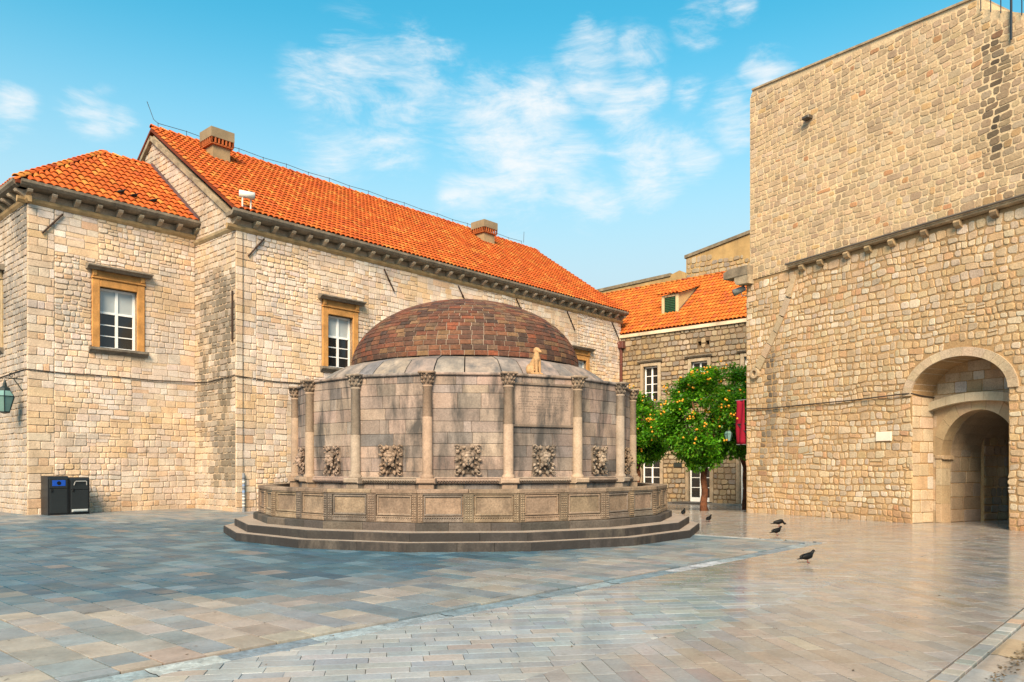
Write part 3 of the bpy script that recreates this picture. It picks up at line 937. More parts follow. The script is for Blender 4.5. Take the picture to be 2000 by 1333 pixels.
    for k in range(16):
        cuts = [0, rg.uniform(.35, .65), 1]
        for i in range(2):
            g = .009; t0, t1 = cuts[i] + g, cuts[i + 1] - g
            vs = []; dz = rg.uniform(-.008, .008)
            for off in (0, -.12):
                for r_, z_ in prof:
                    for t in (t0, t1):
                        p = fpt(r_ * 1.012, k, t); vs.append((p.x, p.y, z_ + dz + off))
            fs = [(0, 1, 3, 2), (2, 3, 5, 4), (4, 5, 7, 6), (0, 2, 10, 8), (2, 4, 12, 10), (4, 6, 14, 12), (1, 9, 11, 3), (3, 11, 13, 5), (5, 13, 15, 7), (6, 7, 15, 14), (0, 8, 9, 1)]
            MB().add(vs, fs, pick([(2, (.38, .305, .26)), (2, (.33, .285, .255)), (1, (.26, .245, .24))], rg, .08)).build('skirt_slab', M_ring, ft)
    top = MB()
    a = [fv(4.4, k) for k in range(16)]
    top.add([(p.x, p.y, 3.665) for p in a], [tuple(range(16))], (.33, .29, .26)); top.build('drum_top', M_ring, ft, fix=False)
    # dome
    ra, rz, zc = 3.05, 1.84, 4.25
    def S(th, ph, o_=0): return (FC.x + (ra + o_) * math.cos(th) * math.sin(ph), FC.y - (ra + o_) * math.cos(th) * math.cos(ph), zc + (rz + o_) * math.sin(th))
    dm = MB(); vs = []; NU, NV = 64, 16
    for j in range(NV):
        for i in range(NU): vs.append(S(math.pi / 2 * j / NV, 2 * math.pi * i / NU, -.006))
    vs.append((FC.x, FC.y, zc + rz - .006))
    fs = [(j * NU + i, j * NU + (i + 1) % NU, (j + 1) * NU + (i + 1) % NU, (j + 1) * NU + i) for j in range(NV - 1) for i in range(NU)]
    fs += [((NV - 1) * NU + i, (NV - 1) * NU + (i + 1) % NU, len(vs) - 1) for i in range(NU)]
    dm.add(vs, fs); dome = dm.build('dome', M_bmort, ft, True)
    brp = [(3, (.23, .082, .048)), (2, (.27, .115, .062)), (2.2, (.165, .075, .05)), (1.8, (.095, .055, .043)), (1.6, (.30, .175, .09)), (1.4, (.20, .125, .082)), (.6, (.33, .095, .045)), (.8, (.075, .05, .042))]
    bricks = []
    th = 0.0
    while th < 1.50:
        ds = .128
        dth = ds / math.hypot(ra * math.sin(th), rz * math.cos(th))
        rr = ra * math.cos(th + dth / 2)
        nb = max(8, int(2 * math.pi * rr / .275))
        ph0 = rg.random() * 6.3
        wob = [rg.uniform(-.14, .14) for _ in range(nb)]
        for i in range(nb):
            p0 = ph0 + 2 * math.pi * (i + wob[i]) / nb; p1 = ph0 + 2 * math.pi * (i + 1 + wob[(i + 1) % nb]) / nb
            bricks.append((th, th + dth, p0, p1, rr, scl(pick(brp, rg, .15, .15), .80), rg.uniform(.006, .014)))
        th += dth
    def brick_geo(mb, b):
        t0, t1, p0, p1, rr, tint, o_ = b
        g = .0085; gt = g / math.hypot(ra * math.sin(t0), rz * math.cos(t0)); gp = g / max(rr, .3)
        t0 += gt; t1 -= gt; p0 += gp; p1 -= gp
        pm = (p0 + p1) / 2
        A_ = [(t0, p0), (t0, pm), (t0, p1), (t1, p1), (t1, pm), (t1, p0)]
        bt, bp_ = gt * 1.2, gp * 1.2
        B_ = [(t0 + bt, p0 + bp_), (t0 + bt, pm), (t0 + bt, p1 - bp_), (t1 - bt, p1 - bp_), (t1 - bt, pm), (t1 - bt, p0 + bp_)]
        vs = [S(t, p, -.012) for t, p in A_] + [S(t, p, o_ * .6) for t, p in A_] + [S(t, p, o_) for t, p in B_]
        fs = [(12, 13, 16, 17), (13, 14, 15, 16)]
        for r_ in (0, 6):
            for i in range(6):
                j = (i + 1) % 6; fs.append((r_ + i, r_ + j, r_ + 6 + j, r_ + 6 + i))
        mb.add(vs, fs, tint)
    def brick_pts(b):
        P = [S(b[0], b[2]), S(b[0], b[3]), S(b[1], b[3]), S(b[1], b[2])]
        c = Vector(P[0]) + Vector(P[2])
        n = Vector((math.cos(b[0]) * math.sin(b[2]) / ra, -math.cos(b[0]) * math.cos(b[2]) / ra, math.sin(b[0]) / rz))
        if n.dot(Vector((0, 0, CAMZ)) - Vector(P[0])) < 0: return []
        return P
    emit(bricks, M_brick, dome, 'brick', 'brick_field', geo=brick_geo, pts=lambda b: brick_pts(b) or [(0, -1, 0)] * 4)
    return ft

def mask(ft, k, rg):
    """carved mask in a wreath of leaves, in the middle of a side"""
    fr, L = fside(4.42, k)
    rs = random.Random(100 + k)
    W, Hh, zc = .30, .35, 1.80
    base = Matrix.Translation(Vector(fr(L / 2, zc, .02))) @ Matrix(((fr.d.x, 0, fr.n.x, 0), (fr.d.y, 0, fr.n.y, 0), (0, 1, 0, 0), (0, 0, 0, 1)))
    st_c = pick([(1, (.365, .28, .215)), (1, (.335, .27, .22)), (.6, (.385, .275, .19))], rs, .08)
    mb = MB()
    mb.bbox(fr, L / 2 - W * .88, L / 2 + W * .88, zc - Hh * .88, zc + Hh * .88, -.02, .035, .02, scl(st_c, .6))
    def leaf(x, y, ang, ln, wd, z0, curl=.5, t=1.0):
        # a fat acanthus leaf: three lobes fanned out and lifted at the tip
        for q in (-1, 0, 1):
            a = ang + q * .42
            l = ln * (1 if q == 0 else .78)
            M = base @ Matrix.Translation((x + math.cos(a) * l * .45, y + math.sin(a) * l * .45, z0 + (.012 if q == 0 else 0))) @ Matrix.Rotation(a, 4, 'Z') @ Matrix.Rotation(-curl * .5, 4, 'Y') @ Matrix.Diagonal((l * .55, wd * .36, .026, 1))
            mb.ell(M, 6, 5, scl(st_c, t * rs.uniform(.8, 1.2)))
        M = base @ Matrix.Translation((x + math.cos(ang) * ln * .9, y + math.sin(ang) * ln * .9, z0 + .022)) @ Matrix.Rotation(ang, 4, 'Z') @ Matrix.Diagonal((wd * .12, wd * .26, .022, 1))
        mb.ell(M, 6, 5, scl(st_c, t * 1.1))
    shell = (k % 16 == 15)
    n = 16 if k % 2 else 14
    for i in range(n):
        a = 2 * math.pi * (i + .5 * (k % 2)) / n
        sx = abs(math.cos(a)) ** .6 * math.copysign(1, math.cos(a)); sy = abs(math.sin(a)) ** .6 * math.copysign(1, math.sin(a))
        leaf(sx * W * .68, sy * Hh * .68, math.atan2(sy * Hh, sx * W) + rs.uniform(-.2, .2), rs.uniform(.09, .115), rs.uniform(.06, .08), .04, .5)
    for i in range(11):
        a = 2 * math.pi * (i + .3) / 11
        leaf(math.cos(a) * W * .50, math.sin(a) * Hh * .48, a + rs.uniform(-.3, .3), rs.uniform(.05, .07), .045, .05, .8, 1.0)
    for sx in (-1, 1):                           # volutes at the corners
        for sy in (-1, 1):
            pts = []
            for q in range(9):
                a = q * .75; rr = .058 * (1 - q / 11)
                pts.append(tuple(base @ Vector((sx * (W * .76 + rr * math.cos(a)), sy * (Hh * .80 + rr * math.sin(a)), .06 + q * .004))))
            mb.tube(pts, [.018] * 7 + [.016, .012], 5, scl(st_c, 1.05))
    m = mb.build('mask_wreath', M_carve, ft, True)
    fb = MB(); ft_c = scl(st_c, 1.2); base = base @ Matrix.Translation((0, .01, .01)) @ Matrix.Diagonal((1.3, 1.3, 1.15, 1))
    def E(x, y, z, a, b, c, t=1.0, rot=0): fb.ell(base @ Matrix.Translation((x, y, z)) @ Matrix.Rotation(rot, 4, 'Z') @ Matrix.Diagonal((a, b, c, 1)), 9, 7, scl(ft_c, t))
    E(0, 0, .08, .088, .118, .075)                               # skull
    E(0, .052, .135, .070, .022, .030)                           # brow
    E(0, .004, .158, .017, .036, .026)                           # nose
    for s_ in (-1, 1):
        E(s_ * .036, .026, .138, .018, .011, .014, .55)          # eye sockets
        E(s_ * .045, -.020, .125, .028, .032, .026)              # cheeks
        E(s_ * .084, .012, .08, .015, .030, .022)                # ears
        E(s_ * .072, .075, .075, .040, .048, .042, .8, s_ * .5)  # hair
        E(s_ * .06, -.095, .075, .035, .042, .03, .85)
    E(0, .100, .082, .060, .035, .05, .8)
    E(0, -.048, .142, .026, .009, .016, .45)                     # mouth
    E(0, -.082, .122, .034, .026, .026)                          # chin
    fb.build('mask_face', M_carve, m, True)
    sp = MB(); sp.tube([base @ Vector((0, -.05, .12)), base @ Vector((0, -.055, .19)), base @ Vector((0, -.075, .21))], .011, 6, (.1, .1, .09))
    sp.build('spout', M_dark, m, True)

fountain = build_fountain()

# ================================================================== CONVENT (long range)
CONV = [(4, (.60, .46, .34)), (2.4, (.64, .54, .43)), (1.6, (.62, .41, .23)), (1.6, (.55, .46, .39)), (.9, (.59, .37, .18)), (1, (.69, .61, .51)), (.4, (.46, .37, .30)), (.3, (.54, .29, .13))]
def t_conv(a, z, rng):
    c = pick(CONV, rng, .07, .30)
    d = fn(a * .35, z * .35, 11)
    c = mixc(c, (.61, .45, .29), .4 * max(0, d) + .18)
    q = fn(a * .55 + 3, z * .8, 61) + .5 * fn(a * 1.7, z * 2.1, 62)
    c = mixc(c, (.64, .42, .20), .55 * sstep(.12, .5, q)); c = mixc(c, (.46, .42, .37), .5 * sstep(.12, .5, -q))
    if z < .9: c = mixc(c, (.42, .24, .11), .45 * (1 - z / .9) + rng.uniform(-.1, .1))
    c = scl(c, 1.36 * (1 + .14 * fn(a * .5, z * .5, 30)))
    c = (c[0], c[1] * 1.045, c[2] * 1.15)
    return c
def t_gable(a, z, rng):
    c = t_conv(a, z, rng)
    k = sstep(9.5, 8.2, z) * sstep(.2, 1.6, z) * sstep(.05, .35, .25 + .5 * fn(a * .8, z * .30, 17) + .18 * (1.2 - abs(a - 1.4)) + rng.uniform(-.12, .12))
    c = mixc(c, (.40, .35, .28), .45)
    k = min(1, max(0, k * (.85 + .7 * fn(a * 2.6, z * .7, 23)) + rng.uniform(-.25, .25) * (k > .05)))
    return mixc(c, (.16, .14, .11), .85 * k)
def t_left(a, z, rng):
    c = mixc(t_conv(a, z, rng), (.40, .37, .33), .62)  # greyed all over: shade of the left-facing wall painted into the stones
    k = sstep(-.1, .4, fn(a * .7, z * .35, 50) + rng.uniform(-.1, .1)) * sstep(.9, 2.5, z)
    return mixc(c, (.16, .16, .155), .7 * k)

def window(parent, fr, a0, a1, z0, z1, sill=True, cornice=True, trim=(.64, .32, .10), rows=(1, 3), topfrac=.40, blind=True, cor=(.30, .26, .21), jamb=.26, slot=True, name='window', rec=.17, doors=False, label=None):
    """stone surround, white casement with panes, sill and hood"""
    sr = MB()
    j = jamb; t = trim
    sr.bbox(fr, a0 - j, a0, z0, z1 + j * 1.0, -.16, .07, .02, t); sr.bbox(fr, a1, a1 + j, z0, z1 + j * 1.0, -.16, .07, .02, t)
    sr.bbox(fr, a0 + .002, a1 - .002, z1, z1 + j * .998, -.16, .068, .02, t)
    if cornice:
        sr.bbox(fr, a0 - j - .02, a1 + j + .02, z1 + j, z1 + j + .07, -.1, .115, .02, scl(t, .95))
        sr.bbox(fr, a0 - j, a1 + j, z1 + j + .07, z1 + j + .29, -.1, .06, .01, scl(t, .8))
        for s_, aa in ((-1, a0 - j), (1, a1 + j - .16)):
            sr.bbox(fr, aa, aa + .16, z1 + j + .075, z1 + j + .288, 0, .13, .03, scl(t, .95))
    else:
        for x in (a0 - .05, a1 + .01): sr.bbox(fr, x, x + .04, z0, z1 + .04, 0, .08, .01, scl(t, .92))
    w = sr.build(name, M_trim, parent)
    if label: w['label'] = label
    if cornice:
        h = MB(); zc = z1 + j + .29
        h.prism(Frame(fr(a0 - j - .2, 0)[:2], fr.n, -fr.d), [(-.1, zc), (.19, zc), (.26, zc + .07), (.34, zc + .09), (.34, zc + .135), (.1, zc + .2), (-.1, zc + .22)], 0, -(a1 - a0 + 2 * j + .4), cor)
        h.build('hood', M_grey, w)
    if sill:
        h = MB()
        h.prism(Frame(fr(a0 - j - .1, 0)[:2], fr.n, -fr.d), [(-.2, z0), (.2, z0), (.2, z0 - .08), (.12, z0 - .12), (.06, z0 - .2), (-.2, z0 - .2)], 0, -(a1 - a0 + 2 * j + .2), scl(cor, .85))
        h.build('sill', M_grey, w)
    f = MB(); wt_ = (.80, .82, .82); bd = .075; D0, D1 = -rec - .06, -rec
    zm = z1 - (z1 - z0) * topfrac if topfrac else z1 - bd
    am = (a0 + a1) / 2
    f.fbox(fr, a0, a0 + bd, z0, z1, D0, D1, wt_); f.fbox(fr, a1 - bd, a1, z0, z1, D0, D1, wt_)
    f.fbox(fr, a0 + bd, a1 - bd, z0, z0 + bd * (3.4 if doors else 1), D0, D1 - .002, wt_); f.fbox(fr, a0 + bd, a1 - bd, z1 - bd, z1, D0, D1 - .002, wt_)
    f.fbox(fr, am - bd * .6, am + bd * .6, z0 + bd, z1 - bd, D0, D1 + .012, wt_)
    if topfrac: f.fbox(fr, a0 + bd, a1 - bd, zm - bd * .5, zm + bd * .5, D0, D1 + .006, wt_)
    zb = z0 + bd * (3.4 if doors else 1); ztop = zm - bd * .5 if topfrac else z1 - bd
    n = rows[1]
    for q in range(1, n):
        zz = lerp(zb, ztop, q / n)
        for (x0, x1) in ((a0 + bd, am - bd * .6), (am + bd * .6, a1 - bd)):
            f.fbox(fr, x0, x1, zz - .018, zz + .018, D0 + .01, D1 - .006, wt_)
    f.build('frame', M_white, w)
    for (x0, x1) in ((a0 + bd, am - bd * .6), (am + bd * .6, a1 - bd)):
        for q in range(n):
            p = MB(); p.fbox(fr, x0, x1, lerp(zb, ztop, q / n) + (.018 if q else 0), lerp(zb, ztop, (q + 1) / n) - (.018 if q < n - 1 else 0), D0 + .015, D0 + .028); p.build('pane', M_glass, w)
        if topfrac:
            p = MB(); p.fbox(fr, x0, x1, zm + bd * .5, z1 - bd, D0 + .015, D0 + .028); p.build('pane', M_blind if blind else M_glass, w)
    return w

def eaves(parent, fr, a0, a1, zt, rng, step=.735, ret=False):
    """stone gutter on corbels over a moulding"""
    g = MB(); X = Frame(fr(a0, 0)[:2], fr.n, -fr.d)
    gc = (.27, .225, .17)
    g.prism(X, [(-.05, zt - .03), (.34, zt - .03), (.44, zt + .02), (.50, zt + .10), (.50, zt + .19), (.45, zt + .19), (.42, zt + .12), (-.05, zt + .10)], 0, -(a1 - a0), gc)
    gt = g.build('stone_gutter', M_grey, parent)
    m = MB()
    m.prism(X, [(-.05, zt - .44), (.04, zt - .44), (.10, zt - .36), (.12, zt - .27), (.05, zt - .25), (-.05, zt - .25)], 0, -(a1 - a0), (.50, .34, .17))
    m.build('moulding', M_trim, parent)
    a = a0 + .12
    while a < a1:
        c = MB(); Y = Frame(fr(a, 0)[:2], fr.n, -fr.d)
        c.prism(Y, [(-.05, zt - .035), (.36, zt - .035), (.38, zt - .07), (.34, zt - .13), (.22, zt - .17), (.10, zt - .25), (-.05, zt - .252)], -.10, -.10 - .15, pick([(1, (.66, .54, .40)), (1, (.58, .47, .34))], rng, .12))
        c.build('corbel', M_grey, gt); a += step * rng.uniform(.97, 1.03)
def anchor(parent, fr, a, z, da, dz):
    m = MB(); L = math.hypot(da, dz)
    m.tube([fr(a, z, .07), fr(a + da, z + dz, .07)], .03, 5)
    m.tube([fr(a + da * .5, z + dz * .5, -.1), fr(a + da * .5, z + dz * .5, .11)], .035, 5)
    m.build('wall_anchor', M_iron, parent)
def cable(parent, pts, r=.018, name='cable', mat=None):
    m = MB(); m.tube(pts, r, 5); return m.build(name, mat or M_cable, parent)

def chimney(parent, fr, a0, a1, d0, d1, zb, zt, rng):
    s = MB(); pl = (.40, .29, .16)
    s.fbox(fr, a0, a1, zb, zt - .62, d0, d1, pl)
    c = s.build('chimney', M_plaster, parent)
    m = MB(); m.fbox(fr, a0 - .05, a1 + .05, zb - .3, zb + .38, d0 - .05, d1 + .05); m.build('flashing', M_lead, c)
    m = MB(); m.fbox(fr, a0 - .13, a1 + .13, zt - .40, zt, d0 - .13, d1 + .13, (.33, .26, .16)); m.build('cap', M_plaster, c)
    m = MB(); m.fbox(fr, a0 - .10, a1 + .10, zt - .68, zt - .62, d0 - .10, d1 + .10, (.45, .13, .04)); m.fbox(fr, a0 + .12, a1 - .12, zt - .63, zt - .39, d0 + .12, d1 - .12, (.03, .02, .015))
    n = 6
    for q in range(n + 1):
        x = lerp(a0 - .12, a1 + .06, q / n); y = lerp(d0 - .12, d1 + .06, q / n)
        for dd in (d0 - .12, d1 + .06): m.fbox(fr, x, x + .06, zt - .62, zt - .402, dd, dd + .06, (.50, .14, .045))
        for aa in (a0 - .12, a1 + .06): m.fbox(fr, aa, aa + .06, zt - .62, zt - .402, y, y + .06, (.50, .14, .045))
    m.build('vent_bricks', M_tile, c)

def build_convent():
    rg = random.Random(31)
    t = thing('stone_convent', 'long pale stone convent with orange tiled gable roof behind the fountain', 'building', (A.x, A.y, 0))
    fr = Frame(A, u, (u.y, -u.x)); fg = Frame(A, v, -u)
    LN = 24.2; ZE = 10.55
    wins = [(3.86, 5.04, 5.55, 7.62), (19.6, 20.8, 5.5, 7.5)]
    holes = [(w[0], w[1], w[2], w[3]) for w in wins]
    body = MB()
    backing(body, fr, 0, LN, -.5, ZE - .1, holes, .5)
    body.fbox(fg, 0.5, 13.3, -.5, ZE - .1, -.5, 0)          # gable foot
    ap = 6.68; za = 15.30
    body.prism(fg, [(0.0, ZE - .1), (13.36, ZE - .1), (ap, za)], -.5, 0)
    body.prism(Frame(A + u * (LN - .5), v, -u), [(0.0, ZE - .1), (13.36, ZE - .1), (ap, za)], -.5, 0)
    body.fbox(Frame(A + u * LN, v, u), 0.5, 13.3, -.5, ZE - .1, -.5, 0)
    body.fbox(Frame(A + v * 13.36, u, v), 0, LN, -.5, ZE - .1, -.5, 0)
    body.build('wall', M_mort, t)
    stones = []
    wh = [(w[0] - .27, w[1] + .27, w[2] - .02, w[3] + .56) for w in wins]
    quoins(stones, fr, 0, -.02, ZE - .42, t_conv, rg)
    patched(stones, fr, .80, LN, -.02, ZE - .42, wh, t_conv, rg, 2)
    def gsp(zb, zt):
        zt_ = zt
        if zt < ZE: return [(0.0, 3.05)]
        k = (zt - (ZE - .1)) / (za - ZE + .1) * ap
        lo, hi = k + .12, 13.36 - k - .12
        if zt > 10.8: lo2 = 3.0 + (zb - 10.84) / .855 + 3
        return [(lo, min(hi, 9.5))] if hi - lo > .25 else []
    masonry(stones, fg, -.02, za - .25, (.17, .26), (.16, .36), gsp, t_gable, rg, gap=.02, depth=.032, rnd=.15, jit=.012, split=.05, warp=.03)
    emit(stones, M_stone, t, 'wall_stone', 'stonework')
    for w in wins: window(t, fr, *w)
    eaves(t, fr, -.35, LN + .1, ZE - .08, rg)
    m = MB(); X = Frame(A, u, -v)
    mz = ZE - .08
    m.prism(Frame(A, -u, v), [(-.05, mz - .44), (.04, mz - .44), (.10, mz - .36), (.12, mz - .27), (.05, mz - .25), (-.05, mz - .25)], 0, 3.02, (.46, .36, .22))
    m.build('moulding', M_trim, t)
    # roof
    sl = Vector((-u.y, u.x))                       # upslope, horizontal part (= v)
    rise = (15.56 - ZE - .10) / (ap + .40)
    p3 = Vector((v.x, v.y, rise)).normalized(); e3 = Vector((u.x, u.y, 0))
    eave_o = Vector((A.x, A.y, ZE + .10)) - Vector((v.x, v.y, 0)) * .40
    rl = (ap + .40) * math.hypot(1, rise)
    rb = MB()
    o2 = [eave_o - e3 * .12, eave_o + e3 * (LN + .25)]
    rdg = [q + p3 * rl for q in o2]
    back = [Vector((q.x, q.y, eave_o.z)) + Vector((v.x, v.y, 0)) * 14.2 for q in o2]
    vs = [tuple(x) for x in (o2[0], o2[1], rdg[1], rdg[0], back[1], back[0])] + [tuple(Vector(x) - Vector((0, 0, .12))) for x in (o2[0], o2[1], rdg[1], rdg[0], back[1], back[0])]
    rb.add(vs, [(0, 1, 2, 3), (3, 2, 4, 5), (6, 9, 8, 7), (9, 11, 10, 8), (0, 3, 9, 6), (3, 5, 11, 9), (1, 7, 8, 2), (2, 8, 10, 4), (0, 6, 7, 1)])
    roof = rb.build('roof', M_roofbase, t)
    tiles = []
    roof_plane(tiles, eave_o, e3, p3, rl, lambda s: (-.1, LN + .2), rg, TILEPAL)
    r0 = rdg[0] + Vector((0, 0, .02)); q = 0
    nz = Vector((0, 0, 1)); side = Vector((v.x, v.y, 0))
    while q < LN + .2:
        tiles.append((r0 + e3 * q, side, e3, nz, .14, .44, pick(TILEPAL, rg, .12))); q += .38
    emit(tiles, M_tile, roof, 'roof_tile', 'tile_field', geo=tile_geo, pts=tile_pts, smooth=True)
    # coping up the gable
    cpg = MB(); nrm = Vector((-v.x * rise, -v.y * rise, 1)).normalized()
    for sgn in (1, -1):
        s0 = Vector((A.x, A.y, ZE - .02)) if sgn > 0 else Vector((A.x, A.y, ZE - .02)) + Vector((v.x, v.y, 0)) * 13.36
        dd = Vector((v.x * sgn, v.y * sgn, rise)).normalized(); nn_ = Vector((-v.x * rise * sgn, -v.y * rise * sgn, 1)).normalized()
        ln = ap * math.hypot(1, rise); e_ = Vector((u.x, u.y, 0))
        q = [s0 - e_ * .16 - nn_ * .09, s0 + e_ * .08 - nn_ * .09, s0 + e_ * .08 + nn_ * .06, s0 - e_ * .16 + nn_ * .06]
        cpg.hexa([tuple(x) for x in q] + [tuple(x + dd * (ln + .05)) for x in q], (.42, .34, .23))
    cpg.build('gable_coping', M_grey, t)
    # lightning conductor
    m = MB(); top = rdg[0] + Vector((0, 0, .30))
    pts = [top + e3 * (.3 + 1.2 * i) + Vector((0, 0, .05 * (i % 2))) for i in range(20)]
    m.tube(pts, .012, 4)
    for i in range(20): m.tube([pts[i] - Vector((0, 0, .2)), pts[i] + Vector((0, 0, .03))], .012, 4)
    m.tube([top + e3 * .3, top + e3 * .12 + Vector((0, 0, .1)), top - e3 * .15 + Vector((0, 0, .75))], .012, 4)
    m.tube([top + e3 * 23.3, top + e3 * 23.35 + Vector((0, 0, .7))], .012, 4)
    m.build('lightning_wire', M_cable, t)
    fz = Frame(A, u, v)
    chimney(t, fz, 1.62, 2.38, 4.85, 5.6, 13.98, 15.62, rg)
    chimney(t, fz, 17.7, 18.55, 4.85, 5.65, 13.98, 15.62, rg)
    for a, z, da, dz in ((.45, 9.2, .62, .75), (6.6, 9.9, .55, -.85), (10.9, 9.95, .6, -.85), (14.9, 10.0, .7, -.9), (19.0, 10.0, .7, -.95), (23.2, 10.0, .75, -.95)):
        anchor(t, fr, a, z, da, dz)
    zc = 4.82
    cable(t, [fg(3.0, zc + .03, .05), fg(2.0, zc - .03, .05), fg(1.0, zc + .02, .06), fg(.04, zc + .06, .05), fr(.05, zc + .05, .06), fr(1.5, zc - .03, .05), fr(4, zc + .03, .05), fr(9, zc - .02, .05), fr(15, zc + .03, .05), fr(24, zc, .05)])
    m = MB(); m.tube([fg(.12, 7.9, .06), fg(.12, 6.1, .06)], .035, 5); m.build('iron_strap', M_iron, t)
    m = MB(); m.tube([fr(.25, 1.4, .06), fr(.25, 5, .05), fr(.25, 10, .05)], .010, 4); m.build('earth_wire', M_cable, t)
    pp = MB()
    pp.tube([fr(.25, 0, .10), fr(.25, 1.42, .10)], .05, 8, (.30, .33, .37))
    pp = pp.build('wire_guard', M_dark, t)
    rgp = random.Random(3)
    for i in range(9):
        z = .25 + i * .12
        m = MB(); m.tube([fr(.25, z, .10), fr(.25, z + rgp.uniform(.03, .08), .10)], .0525, 8, rgp.choice([(.7, .7, .7), (.1, .1, .12), (.6, .62, .6), (.2, .3, .5), (.75, .72, .6)])); m.build('sticker', M_white, pp)
    return t, fr, roof
convent, fr_long, _ = build_convent()

# ------------------------------------------------------------------ wing at the left
def build_wing():
    rg = random.Random(41)
    t = thing('convent_wing', 'projecting stone wing with hipped orange roof at the left, bins before it', 'building', (C.x, C.y, 0))
    fr = Frame(C, u, (u.y, -u.x)); fl = Frame(C, v, -u)
    LN, WD, ZE = 5.66, 7.32, 10.68
    w1 = (2.22, 3.48, 5.78, 7.90); w2 = (2.75, 3.95, 5.78, 7.90)
    body = MB()
    backing(body, fr, 0, LN - .01, -.5, ZE, [w1], .4)
    backing(body, fl, .4, WD, -.5, ZE, [w2], .4)
    body.fbox(Frame(C + v * WD, u, v), 0, LN - .01, -.5, ZE, -.4, 0)
    body.build('wall', M_mort, t)
    stones = []
    quoins(stones, fr, 0, .03, ZE - .36, t_conv, rg)
    patched(stones, fr, .80, LN - .03, .03, ZE - .36, [(w1[0] - .27, w1[1] + .27, w1[2] - .02, w1[3] + .56)], t_conv, rg, 5)
    masonry(stones, fl, .03, ZE - .36, (.17, .25), (.15, .32), rect_spans(0, 4.6, [(w2[0] - .27, w2[1] + .27, w2[2] - .02, w2[3] + .56)]), t_left, rg, gap=.026, depth=.032, rnd=.14, jit=.012, warp=.02, seed=8)
    emit(stones, M_stone, t, 'wall_stone', 'stonework')
    window(t, fr, *w1); window(t, fl, *w2, trim=(.52, .40, .24))
    eaves(t, fr, -.30, LN - .05, ZE, rg, .70)
    eaves(t, fl, -.30, WD, ZE, rg, .70)
    # hipped roof
    ov = .42; zE = ZE + .14
    rise = .762; hw = WD / 2 + ov
    o0 = Vector((C.x, C.y, zE)) - Vector((u.x, u.y, 0)) * ov - Vector((v.x, v.y, 0)) * ov
    e3 = Vector((u.x, u.y, 0)); v3 = Vector((v.x, v.y, 0))
    LR = LN + ov - .04
    zr = zE + hw * rise
    hip = o0 + e3 * hw + v3 * hw + Vector((0, 0, hw * rise)); rdg = o0 + e3 * LR + v3 * hw + Vector((0, 0, hw * rise))
    p1 = o0 + e3 * LR; p2 = o0 + v3 * 2 * hw; p3 = p2 + e3 * LR
    rb = MB(); dn = Vector((0, 0, .1))
    P = [o0, p1, rdg, hip, p2, p3]
    rb.add([tuple(x) for x in P] + [tuple(x - dn) for x in P], [(0, 1, 2, 3), (0, 3, 4), (3, 2, 5, 4), (6, 9, 8, 7), (6, 10, 9), (9, 10, 11, 8), (0, 6, 7, 1), (0, 4, 10, 6), (1, 7, 8, 2), (4, 5, 11, 10)])
    roof = rb.build('roof', M_roofbase, t)
    tiles = []
    k = math.hypot(1, rise)
    roof_plane(tiles, o0, e3, v3 + Vector((0, 0, rise)), hw * k, lambda s: (s / k + .08, LR - .12), rg, TILEPAL, cw=.235, ex=.40)
    roof_plane(tiles, o0, v3, e3 + Vector((0, 0, rise)), hw * k, lambda s: (s / k + .08, 2 * hw - s / k - .08), rg, TILEPAL, cw=.235, ex=.40)
    hd = (hip - o0).normalized(); hs = hd.cross(Vector((0, 0, 1))).normalized(); hn = hs.cross(hd)
    if hn.z < 0: hn = -hn
    q = 0
    while q < (hip - o0).length: tiles.append((o0 + hd * q + hn * .02, hs, hd, hn, .13, .44, pick(TILEPAL, rg, .1))); q += .38
    q = 0
    while q < (rdg - hip).length: tiles.append((hip + e3 * q + Vector((0, 0, .02)), v3, e3, Vector((0, 0, 1)), .13, .44, pick(TILEPAL, rg, .1))); q += .38
    emit(tiles, M_tile, roof, 'roof_tile', 'tile_field', geo=tile_geo, pts=tile_pts, smooth=True)
    m = MB()
    s0 = p1 - e3 * .02; sd_ = (rdg - p1)
    qd = [s0 - e3 * .14 + Vector((0, 0, .06)), s0 + Vector((0, 0, .06)), s0 + Vector((0, 0, .22)), s0 - e3 * .05 + Vector((0, 0, .2))]
    m.hexa([tuple(x) for x in qd] + [tuple(x + sd_) for x in qd]); m.build('flashing', M_lead, roof)
    anchor(t, fr, .42, 9.35, .62, .78)
    zc = 4.83
    cable(t, [fl(3.5, zc - .1, .05), fl(1.5, zc - .03, .05), fl(.05, zc, .05), fr(.04, zc, .05), fr(1.2, zc - .04, .05), fr(2.6, zc - .01, .05), fr(4, zc - .03, .05), fr(5.6, zc + .02, .05)])
    return t, fr, fl, o0, e3, v3, rise
wing, fr_wing, fl_wing, wing_o, wing_e, wing_v, wing_rise = build_wing()

